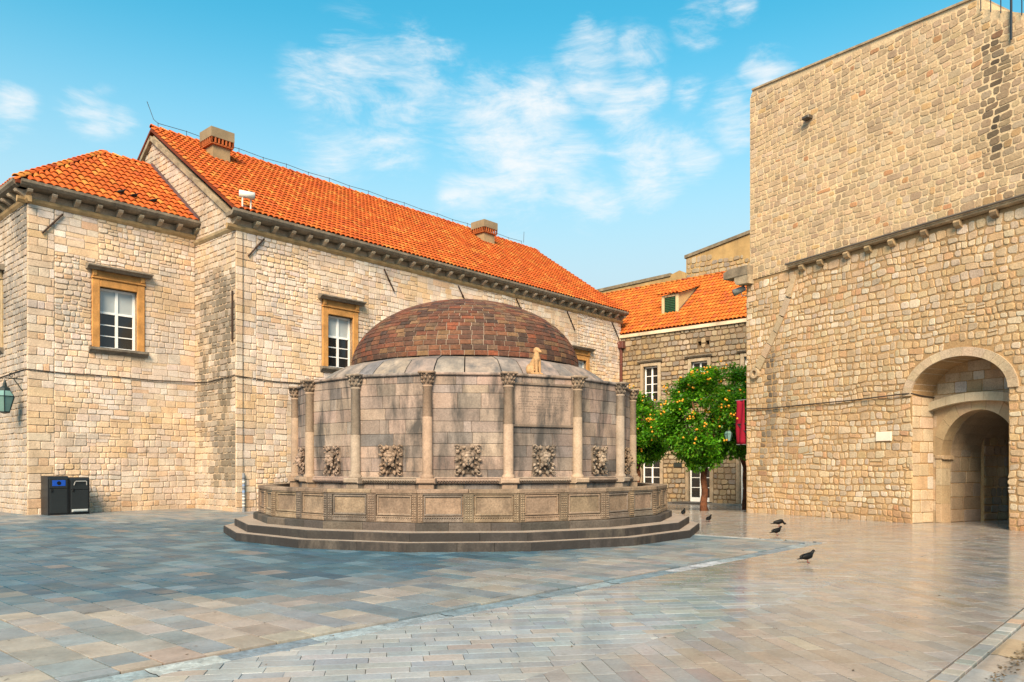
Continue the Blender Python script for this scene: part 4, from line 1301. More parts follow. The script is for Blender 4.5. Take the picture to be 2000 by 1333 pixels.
# ------------------------------------------------------------------ far house behind the trees
FARW = [(3, (.46, .35, .22)), (2, (.40, .31, .21)), (2, (.50, .40, .28)), (1, (.34, .29, .23)), (1, (.52, .36, .19))]
def build_far():
    rg = random.Random(51)
    t = thing('far_house', 'stone house with orange roof and green dormer behind the orange trees', 'building', (B.x, B.y, -.3))
    fr = Frame(B, -v, -u)
    LN, ZE = 14.0, 9.36
    wins = [(1.56, 2.51, 5.35, 7.36), (4.60, 5.58, 5.35, 7.36), (7.66, 8.62, 5.35, 7.36)]
    drs = [(1.45, 2.65, -.28, 2.75), (4.45, 5.72, -.28, 2.75), (7.42, 8.65, -.28, 2.75)]
    holes = wins + drs
    body = MB()
    backing(body, fr, -2, LN, -1, ZE, holes + [(5.0, 5.2, 8.22, 8.45), (5.48, 5.68, 8.22, 8.45)], .5)
    body.fbox(Frame(B + u * 10, -v, u), -6, LN, -1, ZE, -.5, 0)
    for aa in (-5.5, LN - .01): body.fbox(Frame(B - v * aa, u, v), .5, 9.5, -1, ZE, -.5, 0)
    body.build('wall', M_farmort, t)
    stones = []
    def tf(a, z, rng):
        c = pick(FARW, rng, .12)
        return scl(c, 1 - .25 * sstep(0, .5, fn(a * .4, z * .4, 77)))
    masonry(stones, fr, -.35, ZE - .18, (.22, .32), (.22, .42), rect_spans(.02, 9.6, [(w[0] - .2, w[1] + .2, w[2] - .15, w[3] + .22) for w in wins] + [(w[0] - .2, w[1] + .2, w[2] - .3, w[3] + .2) for w in drs] + [(5.0, 5.2, 8.22, 8.45), (5.48, 5.68, 8.22, 8.45)]), tf, rg, gap=.045, depth=.045, rnd=.2, jit=.02, warp=.04)
    emit(stones, M_stone, t, 'wall_stone', 'stonework')
    for w in wins: 
        wd = window(t, fr, *w, trim=(.56, .46, .33), rows=(1, 4), topfrac=0, cornice=False, jamb=.19, sill=True, cor=(.42, .35, .26))
        m = MB(); m.prism(Frame(fr(w[0] - .32, 0)[:2], fr.n, -fr.d), [(-.1, w[3] + .22), (.12, w[3] + .22), (.2, w[3] + .30), (.2, w[3] + .34), (-.1, w[3] + .4)], 0, -(w[1] - w[0] + .64), (.30, .25, .19)); m.build('hood', M_grey, wd)
    for w in drs:
        window(t, fr, *w, trim=(.46, .36, .25), rows=(1, 5), topfrac=0, cornice=False, jamb=.19, sill=False, name='door', doors=True)
    m = MB(); m.fbox(fr, -.0, LN, ZE - .20, ZE - .02, -.02, .14, (.86, .72, .52)); m.build('eaves_band', M_plaster, t)
    # roof
    rise = .76; e3 = Vector((-v.x, -v.y, 0)); q3 = Vector((u.x, u.y, 0)); dep = 5.0
    o0 = Vector((B.x, B.y, ZE + .06)) - q3 * .06 - Vector((0, 0, .06 * rise))
    kk = math.hypot(1, rise); rl = (dep + .06) * kk; p3 = (q3 + Vector((0, 0, rise))).normalized()
    a0, a1 = -6.0, LN
    P = [o0 + e3 * a0, o0 + e3 * a1, o0 + e3 * a1 + p3 * rl, o0 + e3 * a0 + p3 * rl]
    Bk = [Vector((x.x, x.y, o0.z)) + q3 * 10.4 for x in (P[1], P[0])]
    rb = MB(); Q = P + Bk; dn = Vector((0, 0, .1))
    rb.add([tuple(x) for x in Q] + [tuple(x - dn) for x in Q], [(0, 1, 2, 3), (3, 2, 4, 5), (6, 9, 8, 7), (9, 11, 10, 8), (0, 6, 7, 1), (1, 7, 8, 2), (2, 8, 10, 4), (0, 3, 9, 6), (3, 5, 11, 9)])
    roof = rb.build('roof', M_roofbase, t)
    tiles = []
    ds0, ds1, dq = 1.95, 2.95, 1.45
    roof_plane(tiles, o0, e3, p3, rl, lambda s: (a0, a1), rg, FARPAL, cw=.24, ex=.38)
    rr = o0 + p3 * rl + Vector((0, 0, .02)); q = a0
    while q < a1: tiles.append((rr + e3 * q, q3, e3, Vector((0, 0, 1)), .13, .44, pick(FARPAL, rg, .1))); q += .38
    keep = []
    for tl in tiles:                               # leave the dormer's footprint free
        rel = tl[0] - o0; s_ = rel.dot(e3); qq = rel.dot(q3) - .06
        if ds0 - .05 < s_ < ds1 + .05 and dq - .1 < qq < 3.6 and tl[4] < .125: continue
        if s_ < -2.0 or s_ > 10.2: 
            if s_ > 10.2: continue
        keep.append(tl)
    emit(keep, M_tile, roof, 'roof_tile', 'tile_field', geo=tile_geo, pts=tile_pts, smooth=True)
    # dormer
    fd = Frame(B, u, -v)                           # a: into the roof, d: along the wall
    zf = ZE + .06 + dq * rise; zt = zf + 1.08; q2 = 4.0; z2 = ZE + .06 + q2 * rise
    d = MB()
    d.prism(fd, [(dq, zf - .1), (dq, zt), (q2, z2), (q2, z2 - .15)], ds0, ds1, (.66, .47, .22))
    dm = d.build('dormer', M_plaster, roof)
    fw = Frame((Vector(B) + u * dq), -v, -u)
    m = MB(); m.bbox(fw, ds0 - .05, ds0 + .13, zf - .1, zt, -.05, .06, .01, (.72, .60, .36)); m.bbox(fw, ds1 - .13, ds1 + .05, zf - .1, zt, -.05, .06, .01, (.72, .60, .36)); m.bbox(fw, ds0 + .13, ds1 - .13, zt - .12, zt, -.05, .06, .01, (.72, .60, .36))
    m.build('dormer_frame', M_plaster, dm)
    m = MB(); m.fbox(fw, ds0 + .13, ds1 - .13, zf, zt - .12, -.02, .015, (.015, .045, .02))
    for i in range(9):
        z = zf + .05 + i * .1
        m.fbox(fw, ds0 + .18, (ds0 + ds1) / 2 - .03, z, z + .05, .015, .04, (.03, .11, .045)); m.fbox(fw, (ds0 + ds1) / 2 + .03, ds1 - .18, z, z + .05, .015, .04, (.03, .11, .045))
    m.build('shutter', M_dark, dm)
    m = MB(); m.fbox(fw, ds0 - .12, ds1 + .12, zf - .22, zf - .08, -.05, .12); 
    m.prism(fd, [(dq - .05, zf - .06), (dq - .05, zf + .08), (q2, z2 + .1), (q2, z2 - .05)], ds1, ds1 + .14); m.build('flashing', M_lead, dm)
    dt = []
    so = Vector(fd(dq - .22, zt - .02, ds0 - .12)); sp = Vector((u.x, u.y, (z2 - zt) / (q2 - dq)))
    roof_plane(dt, so, e3, sp, (q2 - dq + .5) * math.hypot(1, sp.z), lambda s: (0, ds1 - ds0 + .24), rg, FARPAL, cw=.24, ex=.38)
    mb = MB()
    for x in dt: tile_geo(mb, x)
    mb.build('dormer_tiles', M_tile, dm, True)
    # rainwater pipe in the corner
    m = MB(); m.tube([fr(.02, 8.9, .35), fr(.1, 8.65, .2), fr(.12, 8.4, .14), fr(.12, -.2, .14)], .09, 8, (.16, .05, .035)); dp = m.build('downpipe', M_dark, t, True)
    m = MB(); m.bbox(fr, -.1, .34, 8.55, 8.95, -.0, .34, .03, (.15, .05, .04)); m.build('hopper', M_dark, dp)
    m = MB()
    for z in (2, 4, 6, 7.6): m.tube([fr(.12, z, .14), fr(.12, z + .07, .14)], .105, 8, (.13, .045, .03))
    m.build('pipe_clip', M_dark, dp)
    # step along the wall, ramp to the door, bronze plate
    m = MB(); m.bbox(fr, 3.7, 11, -.45, -.29, 0, 1.15, .02, (.33, .29, .24)); m.build('doorstep', M_grey, t)
    m = MB(); m.hexa([fr(4.2, -.30, .15), fr(5.9, -.30, .15), fr(5.9, -.30, 1.35), fr(4.2, -.30, 1.35), fr(4.2, -.24, .15), fr(5.9, -.24, .15), fr(5.9, -.24, 1.35), fr(4.2, -.24, 1.35)], (.10, .10, .10))
    m.hexa([fr(1.6, -.42, .15), fr(4.2, -.3, .15), fr(4.2, -.3, 1.35), fr(1.6, -.42, 1.35), fr(1.6, -.40, .15), fr(4.2, -.24, .15), fr(4.2, -.24, 1.35), fr(1.6, -.40, 1.35)], (.16, .155, .15)); m.build('ramp', M_dark, t)
    m = MB(); m.bbox(fr, 3.55, 4.05, 1.62, 1.88, 0, .06, .01, (.03, .04, .035)); m.build('plate', M_dark, t)
    return t, fr
far, fr_far = build_far()

# ------------------------------------------------------------------ rampart in the background
def build_rampart():
    rg = random.Random(61)
    o0 = Vector((5.94, 60.0)) + v * 3
    t = thing('rampart', 'ochre plastered rampart rising in steps behind the far orange roof', 'wall', (o0.x, o0.y, 0))
    fr = Frame(o0, -v, -u)
    m = MB()
    m.prism(fr, [(0, 0), (11.5, 0), (11.5, 15.2), (10.9, 15.5), (10.2, 15.3), (0, 15.0)], -3, 0, (.50, .33, .14))
    m.prism(fr, [(11.5, 0), (20, 0), (20, 18.3), (16.2, 17.1), (11.5, 16.3)], -3, .12, (.50, .33, .14))
    m.build('plaster_wall', M_plaster, t)
    m = MB()
    for poly in ([(0, 14.9), (10.2, 15.2), (10.2, 15.42), (0, 15.12)], [(11.4, 16.2), (16.2, 17.0), (20.1, 18.2), (20.1, 18.42), (16.2, 17.22), (11.4, 16.42)]):
        m.prism(fr, poly, -3.1, .22 if poly[0][0] else .08, (.30, .24, .16))
    m.build('coping', M_grey, t)
    stones = []
    f2 = fr.off(.12)
    def sp(zb, zt):
        lo = 11.55
        hi = 20
        if zt > 15.6: lo = 11.55 ; hi = 11.55 + 2 + (zt - 15.6) * -1.5
        if zt > 15.6: return [(11.55, 16.5 - (zt - 15.6) * 5)] if 16.5 - (zt - 15.6) * 5 > 12 else []
        return [(lo, hi)]
    masonry(stones, f2, 11.5, 16.2, (.26, .38), (.28, .5), sp, lambda a, z, r_: pick(FARW, r_, .12), rg, gap=.05, depth=.05, rnd=.22, jit=.03, warp=.06)
    emit(stones, M_city, t, 'wall_stone', 'stonework', limit=150)
build_rampart()

# ================================================================== CITY WALL with the gate
AC, SPR = 7.86, 3.71
def outer_arc(th): return AC + 1.62 * math.cos(th), SPR + 1.22 * math.sin(th)
def inner_arc(th): return AC + 1.36 * math.cos(th), SPR + .98 * math.sin(th)
def door_arc(th): return AC + 1.09 * math.cos(th), 1.98 + 1.28 * math.sin(th)
CITYLO = [(4, (.60, .45, .30)), (2.6, (.65, .53, .39)), (1.8, (.61, .42, .24)), (1.2, (.55, .46, .37)), (1, (.70, .62, .52)), (.5, (.60, .35, .20)), (.4, (.48, .40, .33))]
CITYUP = [(4, (.56, .43, .285)), (2, (.51, .39, .27)), (1.2, (.44, .345, .25)), (1.2, (.55, .455, .35)), (.5, (.38, .29, .21)), (.5, (.58, .39, .2)), (.15, (.44, .22, .11))]
def t_lo(a, z, rng):
    c = pick(CITYLO, rng, .08, .15)
    c = mixc(c, (.56, .39, .2), .4 * max(0, fn(a * .3, z * .3, 21) + .1))
    # damp streaks under the slanting water chute and at the foot
    k = .8 * math.exp(-((a - .82) / .14) ** 2) * sstep(.9, 1.5, z) * sstep(3.6, 2.8, z)
    k = max(k, math.exp(-((a - 1.2) / .24) ** 2) * sstep(2.0, 3.0, z) * sstep(6.2, 5.4, z), .5 * math.exp(-((a - 2.0) / .3) ** 2) * sstep(1, 3, z) * sstep(6, 4.5, z))
    c = mixc(c, (.10, .085, .07), .95 * min(1, k * rng.uniform(.6, 1.2)))
    if z < .55: c = mixc(c, (.42, .24, .12), .5 * (1 - z / .55))
    if a > 5.9 and z < .6: c = mixc(c, (.40, .17, .07), .35)
    return (c[0] * 1.08, c[1] * 1.06, c[2] * 1.0)
def t_up(a, z, rng):
    c = pick(CITYUP, rng, .09, .22)
    k = math.exp(-((a - 8.85 + .06 * (z - 12)) / .38) ** 2) * sstep(8.9, 10.2, z) * sstep(13.6, 12.6, z)
    k = max(k, .75 * math.exp(-((a - 9.9) / .35) ** 2) * sstep(13, 11.5, z))
    k = max(k, .5 * sstep(5.8, 9, a) * sstep(10.0, 8.7, z) * (.5 + fn(a, z * 2, 5)))
    c = (c[0] * 1.26, c[1] * 1.19, c[2] * 1.08)
    return mixc(c, (.075, .06, .045), min(.92, k * rng.uniform(.5, 1.2)))
def build_city():
    rg = random.Random(71)
    t = thing('city_wall', 'tall fortress wall of rubble and ashlar with arched gateway at the right', 'wall', (K.x, K.y, 0))
    fr = Frame(K, cd, cn)
    AE = 13.0; ZC = 8.40
    def ztop(a): return 15.25 - .118 * a if a < 8.45 else 13.95 - .62 * (a - 8.45)
    # mass of the wall
    lo = MB()
    jl, jr = AC - 1.36, AC + 1.36
    lo.fbox(fr, 0, jl, -.6, ZC, -1.0, 0); lo.fbox(fr, jr, AE, -.6, ZC, -1.0, 0)
    N = 18
    for i in range(N):
        x0, z0 = inner_arc(math.pi * (1 - i / N)); x1, z1 = inner_arc(math.pi * (1 - (i + 1) / N))
        lo.prism(fr, [(x0, z0), (x1, z1), (x1, ZC), (x0, ZC)], -1.0, -.002)
    lo.fbox(fr, .0, AC - 1.15, -.6, ZC, -4.6, -1.02); lo.fbox(fr, AC + 1.5, AE, -.6, ZC, -4.6, -1.02); lo.fbox(fr, AC - 1.149, AC + 1.499, 4.2, ZC, -4.6, -1.35)
    lo.build('wall_core', M_citymort, t)
    up = MB()
    up.prism(fr, [(.2, ZC), (8.45, ZC), (8.45, ztop(8.44)), (.32, ztop(.3)), (.2, ztop(.3) - .25)], -2.2, .03)
    up.prism(fr, [(8.451, ZC), (AE, ZC), (AE, ztop(AE)), (8.451, ztop(8.451))], -2.2, .03)
    up.build('upper_wall_core', M_citymort2, t)
    stones = []
    def spl(zb, zt):
        hs = []
        if zb < SPR + 1.2:
            zz = max(zb, SPR)
            if zt <= SPR + .02: hs = [(jl, jr)]
            else:
                q = min(1, (zz - SPR) / 1.22); w = 1.62 * math.sqrt(max(0, 1 - q * q)); hs = [(AC - w, AC + w)]
        return minus([(0, AE - 1)], hs)
    masonry(stones, fr, -.03, ZC - .1, (.16, .25), (.14, .31), spl, t_lo, rg, gap=.03, depth=.018, rnd=.18, jit=.026, warp=.08, split=.03, seed=40)
    def spu(zb, zt):
        hi = AE - 1
        for q in range(60):
            a = 12 - q * .2
            if ztop(a) - .03 > zt: hi = a; break
        return [(.22, min(hi, AE - 1))]
    masonry(stones, fr.off(.03), ZC + .02, 15.1, (.15, .23), (.16, .36), spu, t_up, rg, gap=.024, depth=.014, rnd=.2, jit=.02, warp=.05, split=.03, seed=60)
    # gateway: jamb, tympanum, passage
    fj = Frame(fr(jl, 0)[:2], -cn, cd)
    tj = lambda a, z, r_: pick([(2, (.64, .49, .33)), (2, (.68, .54, .38)), (1, (.60, .42, .25)), (.5, (.68, .62, .54))], r_, .08)
    masonry(stones, fj, 0, SPR, (.30, .42), (.30, .55), lambda a, b: [(0.01, .99)], tj, rg, gap=.02, depth=.02, rnd=.08, jit=.006)
    fb = fr.off(-1.0)
    def spt(zb, zt):
        q = min(.999, max(0, (zt - SPR) / .98)); w = 1.36 * math.sqrt(1 - q * q) if zt > SPR else 1.36
        hs = []
        if zb < 3.30: hs = [(AC - 1.24, AC + 1.24)]
        return minus([(AC - w, AC + w)], hs) if w > .2 else []
    masonry(stones, fb, 0, SPR + .95, (.26, .36), (.3, .62), spt, lambda a, z, r_: mixc(tj(a, z, r_), (.3, .2, .12), .25 * r_.random()), rg, gap=.016, depth=.02, rnd=.08, jit=.006)
    fp = Frame(fr(AC - 1.09, 0, -1.40)[:2], -cn, cd)
    tp = lambda a, z, r_: mixc(pick([(2, (.42, .32, .22)), (1, (.36, .30, .24)), (1, (.46, .34, .2))], r_, .12), (.12, .09, .07), .5 * max(0, fn(a, z, 2)) + (.35 if a > 1.5 else 0) * r_.random())
    masonry(stones, fp, 0, 3.2, (.32, .46), (.38, .75), lambda a, b: [(0, 1.5)], tp, rg, gap=.014, depth=.015, rnd=.06, jit=.006)
    masonry(stones, fp.off(.10), 0, 3.2, (.22, .36), (.25, .5), lambda a, b: [(1.5, 2.75)], tp, rg, gap=.03, depth=.03, rnd=.2, jit=.02)
    emit(stones, M_city, t, 'wall_stone', 'stonework')
    m = MB()
    m.fbox(fb, AC - 1.36, AC - 1.24, 0, 3.4, -.4, 0); m.fbox(fb, AC + 1.24, AC + 1.36, 0, 3.4, -.4, 0); m.fbox(fb, AC - 1.36, AC + 1.36, 3.3, 4.75, -.4, -.002)
    m.fbox(fp, 0, 1.5, -.3, 3.6, -.4, 0); m.fbox(fp.off(.10), 1.5, 2.8, -.3, 3.6, -.4, 0)
    m.fbox(fr, AC + 1.12, AC + 1.5, -.3, 3.6, -4.2, -1.42)
    m.fbox(fr, AC - 1.2, AC - .80, -.3, 3.6, -4.5, -4.16); m.fbox(fr, AC + .75, AC + 1.5, -.3, 3.6, -4.5, -4.16); m.fbox(fr, AC - .8, AC + .75, 2.6, 3.6, -4.5, -4.16)
    m.build('passage_wall', M_citymort, t)
    v_ = MB()
    for i in range(12):
        x0, z0 = door_arc(math.pi * i / 12); x1, z1 = door_arc(math.pi * (i + 1) / 12)
        v_.prism(fr, [(x0, z0), (x1, z1), (x1 + (x1 - AC) * .25, z1 + .2), (x0 + (x0 - AC) * .25, z0 + .2)], -4.15, -1.42, (.36, .27, .18))
    v_.build('passage_vault', M_city, t)
    # voussoirs of the outer arch, running through to the tympanum
    N = 15
    arch = thing
    for i in range(N):
        t0, t1 = math.pi * i / N + .002, math.pi * (i + 1) / N - .002
        p = [inner_arc(t0), inner_arc((t0 + t1) / 2), inner_arc(t1), outer_arc(t1), outer_arc((t0 + t1) / 2), outer_arc(t0)]
        MB().prism(fr, p, -1.0, .06 + rg.uniform(0, .006), pick([(1, (.64, .50, .35)), (1, (.60, .46, .31))], rg, .06)).build('voussoir', M_city, t)
    # inner arch ring and its jambs
    for s_ in (-1, 1):
        for z0, z1 in ((0, .55), (.555, 1.1), (1.105, 1.6), (1.605, 1.86)):
            x0, x1 = sorted((AC + s_ * 1.09, AC + s_ * 1.26)); MB().bbox(fr, x0, x1, z0, z1, -1.42, -.955, .01, pick([(1, (.58, .43, .27)), (1, (.62, .48, .33))], rg, .06)).build('jamb_stone', M_city, t)
        x0, x1 = sorted((AC + s_ * 1.01, AC + s_ * 1.28)); MB().bbox(fr, x0, x1, 1.865, 1.985, -1.45, -.93, .03, (.52, .38, .24)).build('impost', M_city, t)
    N = 9
    def big_arc(th): return AC + 1.36 * math.cos(th), 1.98 + 1.66 * math.sin(th)
    for i in range(N):
        t0, t1 = math.pi * i / N + .003, math.pi * (i + 1) / N - .003
        p = [door_arc(lerp(t0, t1, q / 3)) for q in range(4)] + [big_arc(lerp(t1, t0, q / 3)) for q in range(4)]
        MB().prism(fr, p, -1.41, -.965, pick([(1, (.58, .42, .26)), (1, (.62, .47, .32)), (.6, (.46, .32, .19))], rg, .06)).build('arch_stone', M_plaster, t)
    m = MB()
    for i in range(12):
        x0, z0 = big_arc(math.pi * (1 - i / 12)); x1, z1 = big_arc(math.pi * (1 - (i + 1) / 12))
        m.prism(fr, [(x0, z0 - .01), (x1, z1 - .01), (x1, 3.75), (x0, 3.75)], -1.3, -.985, (.52, .37, .22))
    for s_ in (-1, 1):
        x0, x1 = sorted((AC + s_ * 1.255, AC + s_ * 1.36)); m.fbox(fr, x0, x1, 0, 2.2, -1.3, -.985, (.54, .40, .25))
    m.build('spandrel', M_plaster, t)
    for i in range(5):                              # bowed hood over the inner arch
        a0, a1 = lerp(-1.36, 1.36, i / 5) + .004, lerp(-1.36, 1.36, (i + 1) / 5) - .004
        zz = lambda a: 3.62 - .21 * (a / 1.36) ** 2
        p = [(AC + lerp(a0, a1, q / 3), zz(lerp(a0, a1, q / 3)) - .12) for q in range(4)] + [(AC + lerp(a1, a0, q / 3), zz(lerp(a1, a0, q / 3)) + .12) for q in range(4)]
        MB().prism(fr, p, -1.0, -.74, pick([(1, (.60, .46, .31)), (1, (.64, .52, .37))], rg, .06)).build('hood_stone', M_plaster, t)
    # ledge with corbels between the two kinds of stonework
    m = MB(); X = Frame(fr(2.05, 0)[:2], cn, -cd)
    m.prism(X, [(-.05, ZC + .0), (.12, ZC + .0), (.18, ZC + .03), (.20, ZC + .09), (.16, ZC + .11), (-.05, ZC + .17)], 0, -(AE - 2.05), (.50, .38, .24)); lg = m.build('ledge', M_grey, t)
    m = MB(); m.tube([fr(2.0, ZC + .13, .22), fr(AE, ZC + .13, .22)], .035, 6, (.17, .14, .11)); m.build('pipe', M_dark, lg)
    for a in (2.5, 3.25, 4.25, 5.02, 5.82, 6.85, 7.82, 8.8, 9.8):
        m = MB(); Y = Frame(fr(a, 0)[:2], cn, -cd)
        m.prism(Y, [(-.05, ZC - .003), (.17, ZC - .003), (.20, ZC - .06), (.15, ZC - .15), (.05, ZC - .20), (-.05, ZC - .20)], -.02, -.19, pick([(1, (.54, .38, .22)), (1, (.48, .34, .2))], rg, .1)); m.build('corbel', M_grey, lg)
    # slanting stone water chute
    pts = [(2.28, 8.15), (1.98, 7.45), (1.68, 6.85), (1.38, 6.35), (1.12, 5.95), (.86, 5.55), (.58, 5.18)]
    for i in range(len(pts) - 1):
        (a0, z0), (a1, z1) = pts[i], pts[i + 1]
        L_ = math.hypot(a1 - a0, z1 - z0); nx, nz = -(z1 - z0) / L_, (a1 - a0) / L_; w = .11 + .05 * rg.random(); nx += rg.uniform(-.12, .12); z0 += rg.uniform(-.03, .03)
        g = .03
        a0, z0, a1, z1 = lerp(a0, a1, g), lerp(z0, z1, g), lerp(a1, a0, g), lerp(z1, z0, g)
        MB().prism(fr, [(a0 + nx * w, z0 + nz * w), (a1 + nx * w, z1 + nz * w), (a1 - nx * w, z1 - nz * w), (a0 - nx * w, z0 - nz * w)], -.02, rg.uniform(.06, .11), pick([(1, (.58, .44, .29)), (1, (.62, .50, .35)), (.5, (.48, .38, .27))], rg, .1)).build('chute_stone', M_city, t)
    m = MB()
    for q in range(10):
        a0, a1 = 2 * math.pi * q / 10, 2 * math.pi * (q + 1) / 10
        m.prism(fr, [(.50 + .10 * math.cos(a0), 5.0 + .10 * math.sin(a0)), (.50 + .10 * math.cos(a1), 5.0 + .10 * math.sin(a1)), (.50 + .19 * math.cos(a1), 5.0 + .19 * math.sin(a1)), (.50 + .19 * math.cos(a0), 5.0 + .19 * math.sin(a0))], -.02, .15, (.52, .40, .26))
    m.build('outlet_ring', M_city, t)
    # water spout at the corner
    sp = MB(); zS = 8.55
    fs_ = Frame(K, cn, cd)
    sp.prism(fr, [(-.85, zS + .05), (.35, zS + .02), (.35, zS + .34), (-.55, zS + .38), (-.85, zS + .30)], -.1, .32, (.30, .245, .175))
    sp.prism(fr, [(-.22, zS - .26), (.35, zS - .30), (.35, zS + .03), (-.30, zS + .03), (-.32, zS - .12)], -.08, .30, (.44, .36, .25))
    sp.build('water_spout', M_grey, t)
    m = MB(); m.prism(fr, [(.32, ztop(.3)), (8.45, ztop(8.44)), (8.45, ztop(8.44) + .06), (.32, ztop(.3) + .06)], -2.25, .08, (.52, .40, .26)); m.build('coping', M_grey, t)
    # white blank stone tablet, cable
    m = MB(); m.bbox(fr, 5.35, 5.86, 2.42, 2.70, -.02, .055, .01, (.72, .64, .54)); m.build('tablet', M_white, t)
    zc = 3.42
    cable(t, [fr(0.02, 3.76, .07), fr(1.2, 3.70, .07), fr(3, 3.72, .08), fr(4.6, 3.73, .07), fr(6.3, 3.78, .09), fr(6.5, 3.78, .05), fr(6.53, 3.72, -.5), fr(6.54, 3.70, -.98)], .02)
    m = MB(); q0 = fr(2.55, 13.55, .05); m.bbox(fr, 2.72, 3.0, 13.16, 13.26, 0, .26, .02, (.10, .085, .07)); m.build('floodlight', M_dark, t)
    # railing of the stairs on top
    m = MB(); top = []
    for i in range(14):
        a = 8.55 + i * .26; z = ztop(a) + .02
        m.tube([fr(a, z - (.75 if i in (3, 8) else .1), .10), fr(a, z + 1.1, .10)], .03 if i in (3, 8) else .014, 5, (.02, .03, .045)); top.append(fr(a, z + 1.1, .10))
    m.tube(top, .022, 5, (.02, .03, .045)); m.build('railing', M_dark, t)
    # parapet wall behind that railing
    m = MB(); m.prism(fr, [(9.2, 11), (AE, 11), (AE, 15.5), (10.6, 15.2), (9.35, 13.85)], -2.6, -1.9, (.52, .40, .25)); m.build('inner_parapet', M_city, t)
    return t, fr
city, fr_city = build_city()

# stairs beyond the gate
stairs = thing('gate_stairs', 'grey stone steps seen through the gateway', 'stairs', fr_city(7.9, 0, -6))
for i in range(7):
    m = MB(); m.bbox(fr_city.off(-5.6 - .32 * i), 5.5, 10.5, -.1 if i == 0 else .16 * i, .16 * (i + 1) - .003, -.34, 0, .01, (.38, .36, .34)); m.build('step', M_tread, stairs)
m = MB(); m.fbox(fr_city.off(-8.2), 3, 13, -.2, 6.5, -.5, 0, (.40, .32, .23)); o = m.build('courtyard_wall', M_city); tag(o, 'plain stone wall behind the steps inside the gateway', 'wall')

# ================================================================== THINGS
def build_bins():
    rg = random.Random(5)
    base = C + u * .33 + Vector((u.y, -u.x)) * .25
    fr0 = Frame(base, u, (u.y, -u.x))
    for i, lab in enumerate(('black litter bin with blue recycling slot beside the stone wing', 'black litter bin with pull-down handle and silver foot pedal')):
        fr = fr0.off(0, i * .635)
        z0 = gz(base.x, base.y) + .002
        t = thing('litter_bin', lab, 'bin', fr(.3, z0, .35), 'pair of black litter bins')
        dk = (.022, .028, .032)
        m = MB(); W, D, Hb = .61, .66, 1.27 if i == 0 else 1.22
        Xp = Frame(fr(0, 0)[:2], fr.n, -fr.d)
        m.prism(Xp, [(0, z0), (D, z0), (D, z0 + Hb - .10), (D - .03, z0 + Hb - .03), (D - .12, z0 + Hb), (.06, z0 + Hb), (0, z0 + Hb - .06)], 0, -W, (.012, .014, .017)); m.build('body', M_bin, t)
        m = MB(); m.bbox(fr, .05, W - .05, z0 + .06, z0 + Hb - .42, D, D + .015, .006, dk); dr = m.build('door', M_bin, t)
        m = MB(); m.bbox(fr, .07, .14, z0 + .78 - .03, z0 + .80 + .05, D + .015, D + .04, .01, (.006, .006, .007)); m.build('lock', M_bin, dr)
        m = MB(); m.bbox(fr, .04, W - .04, z0 + Hb - .40, z0 + Hb - .08, D, D + .018, .006, dk); hd = m.build('hatch', M_bin, t)
        if i == 0:
            m = MB(); m.bbox(fr, .12, W - .10, z0 + Hb - .33, z0 + Hb - .14, D + .018, D + .026, .004, (.01, .09, .55)); bl = m.build('blue_panel', M_bin, hd)
            m = MB(); q = fr(W / 2 + .01, z0 + Hb - .235, D + .024)
            m.tube([q, fr(W / 2 + .01, z0 + Hb - .235, D + .032)], .062, 14, (.004, .004, .005)); m.build('round_slot', M_bin, bl)
        else:
            m = MB(); zt = z0 + Hb - .13
            m.tube([fr(.13, zt - .13, D + .02), fr(.15, zt - .02, D + .06), fr(.17, zt, D + .06), fr(W - .13, zt, D + .06), fr(W - .11, zt - .02, D + .06), fr(W - .09, zt - .13, D + .02)], .014, 6, (.55, .56, .56)); m.build('handle', M_bin, hd)
            m = MB(); m.bbox(fr, .06, W - .07, z0 + .08, z0 + .17, D + .01, D + .10, .03, (.45, .50, .52)); m.build('pedal', M_bin, t)
build_bins()

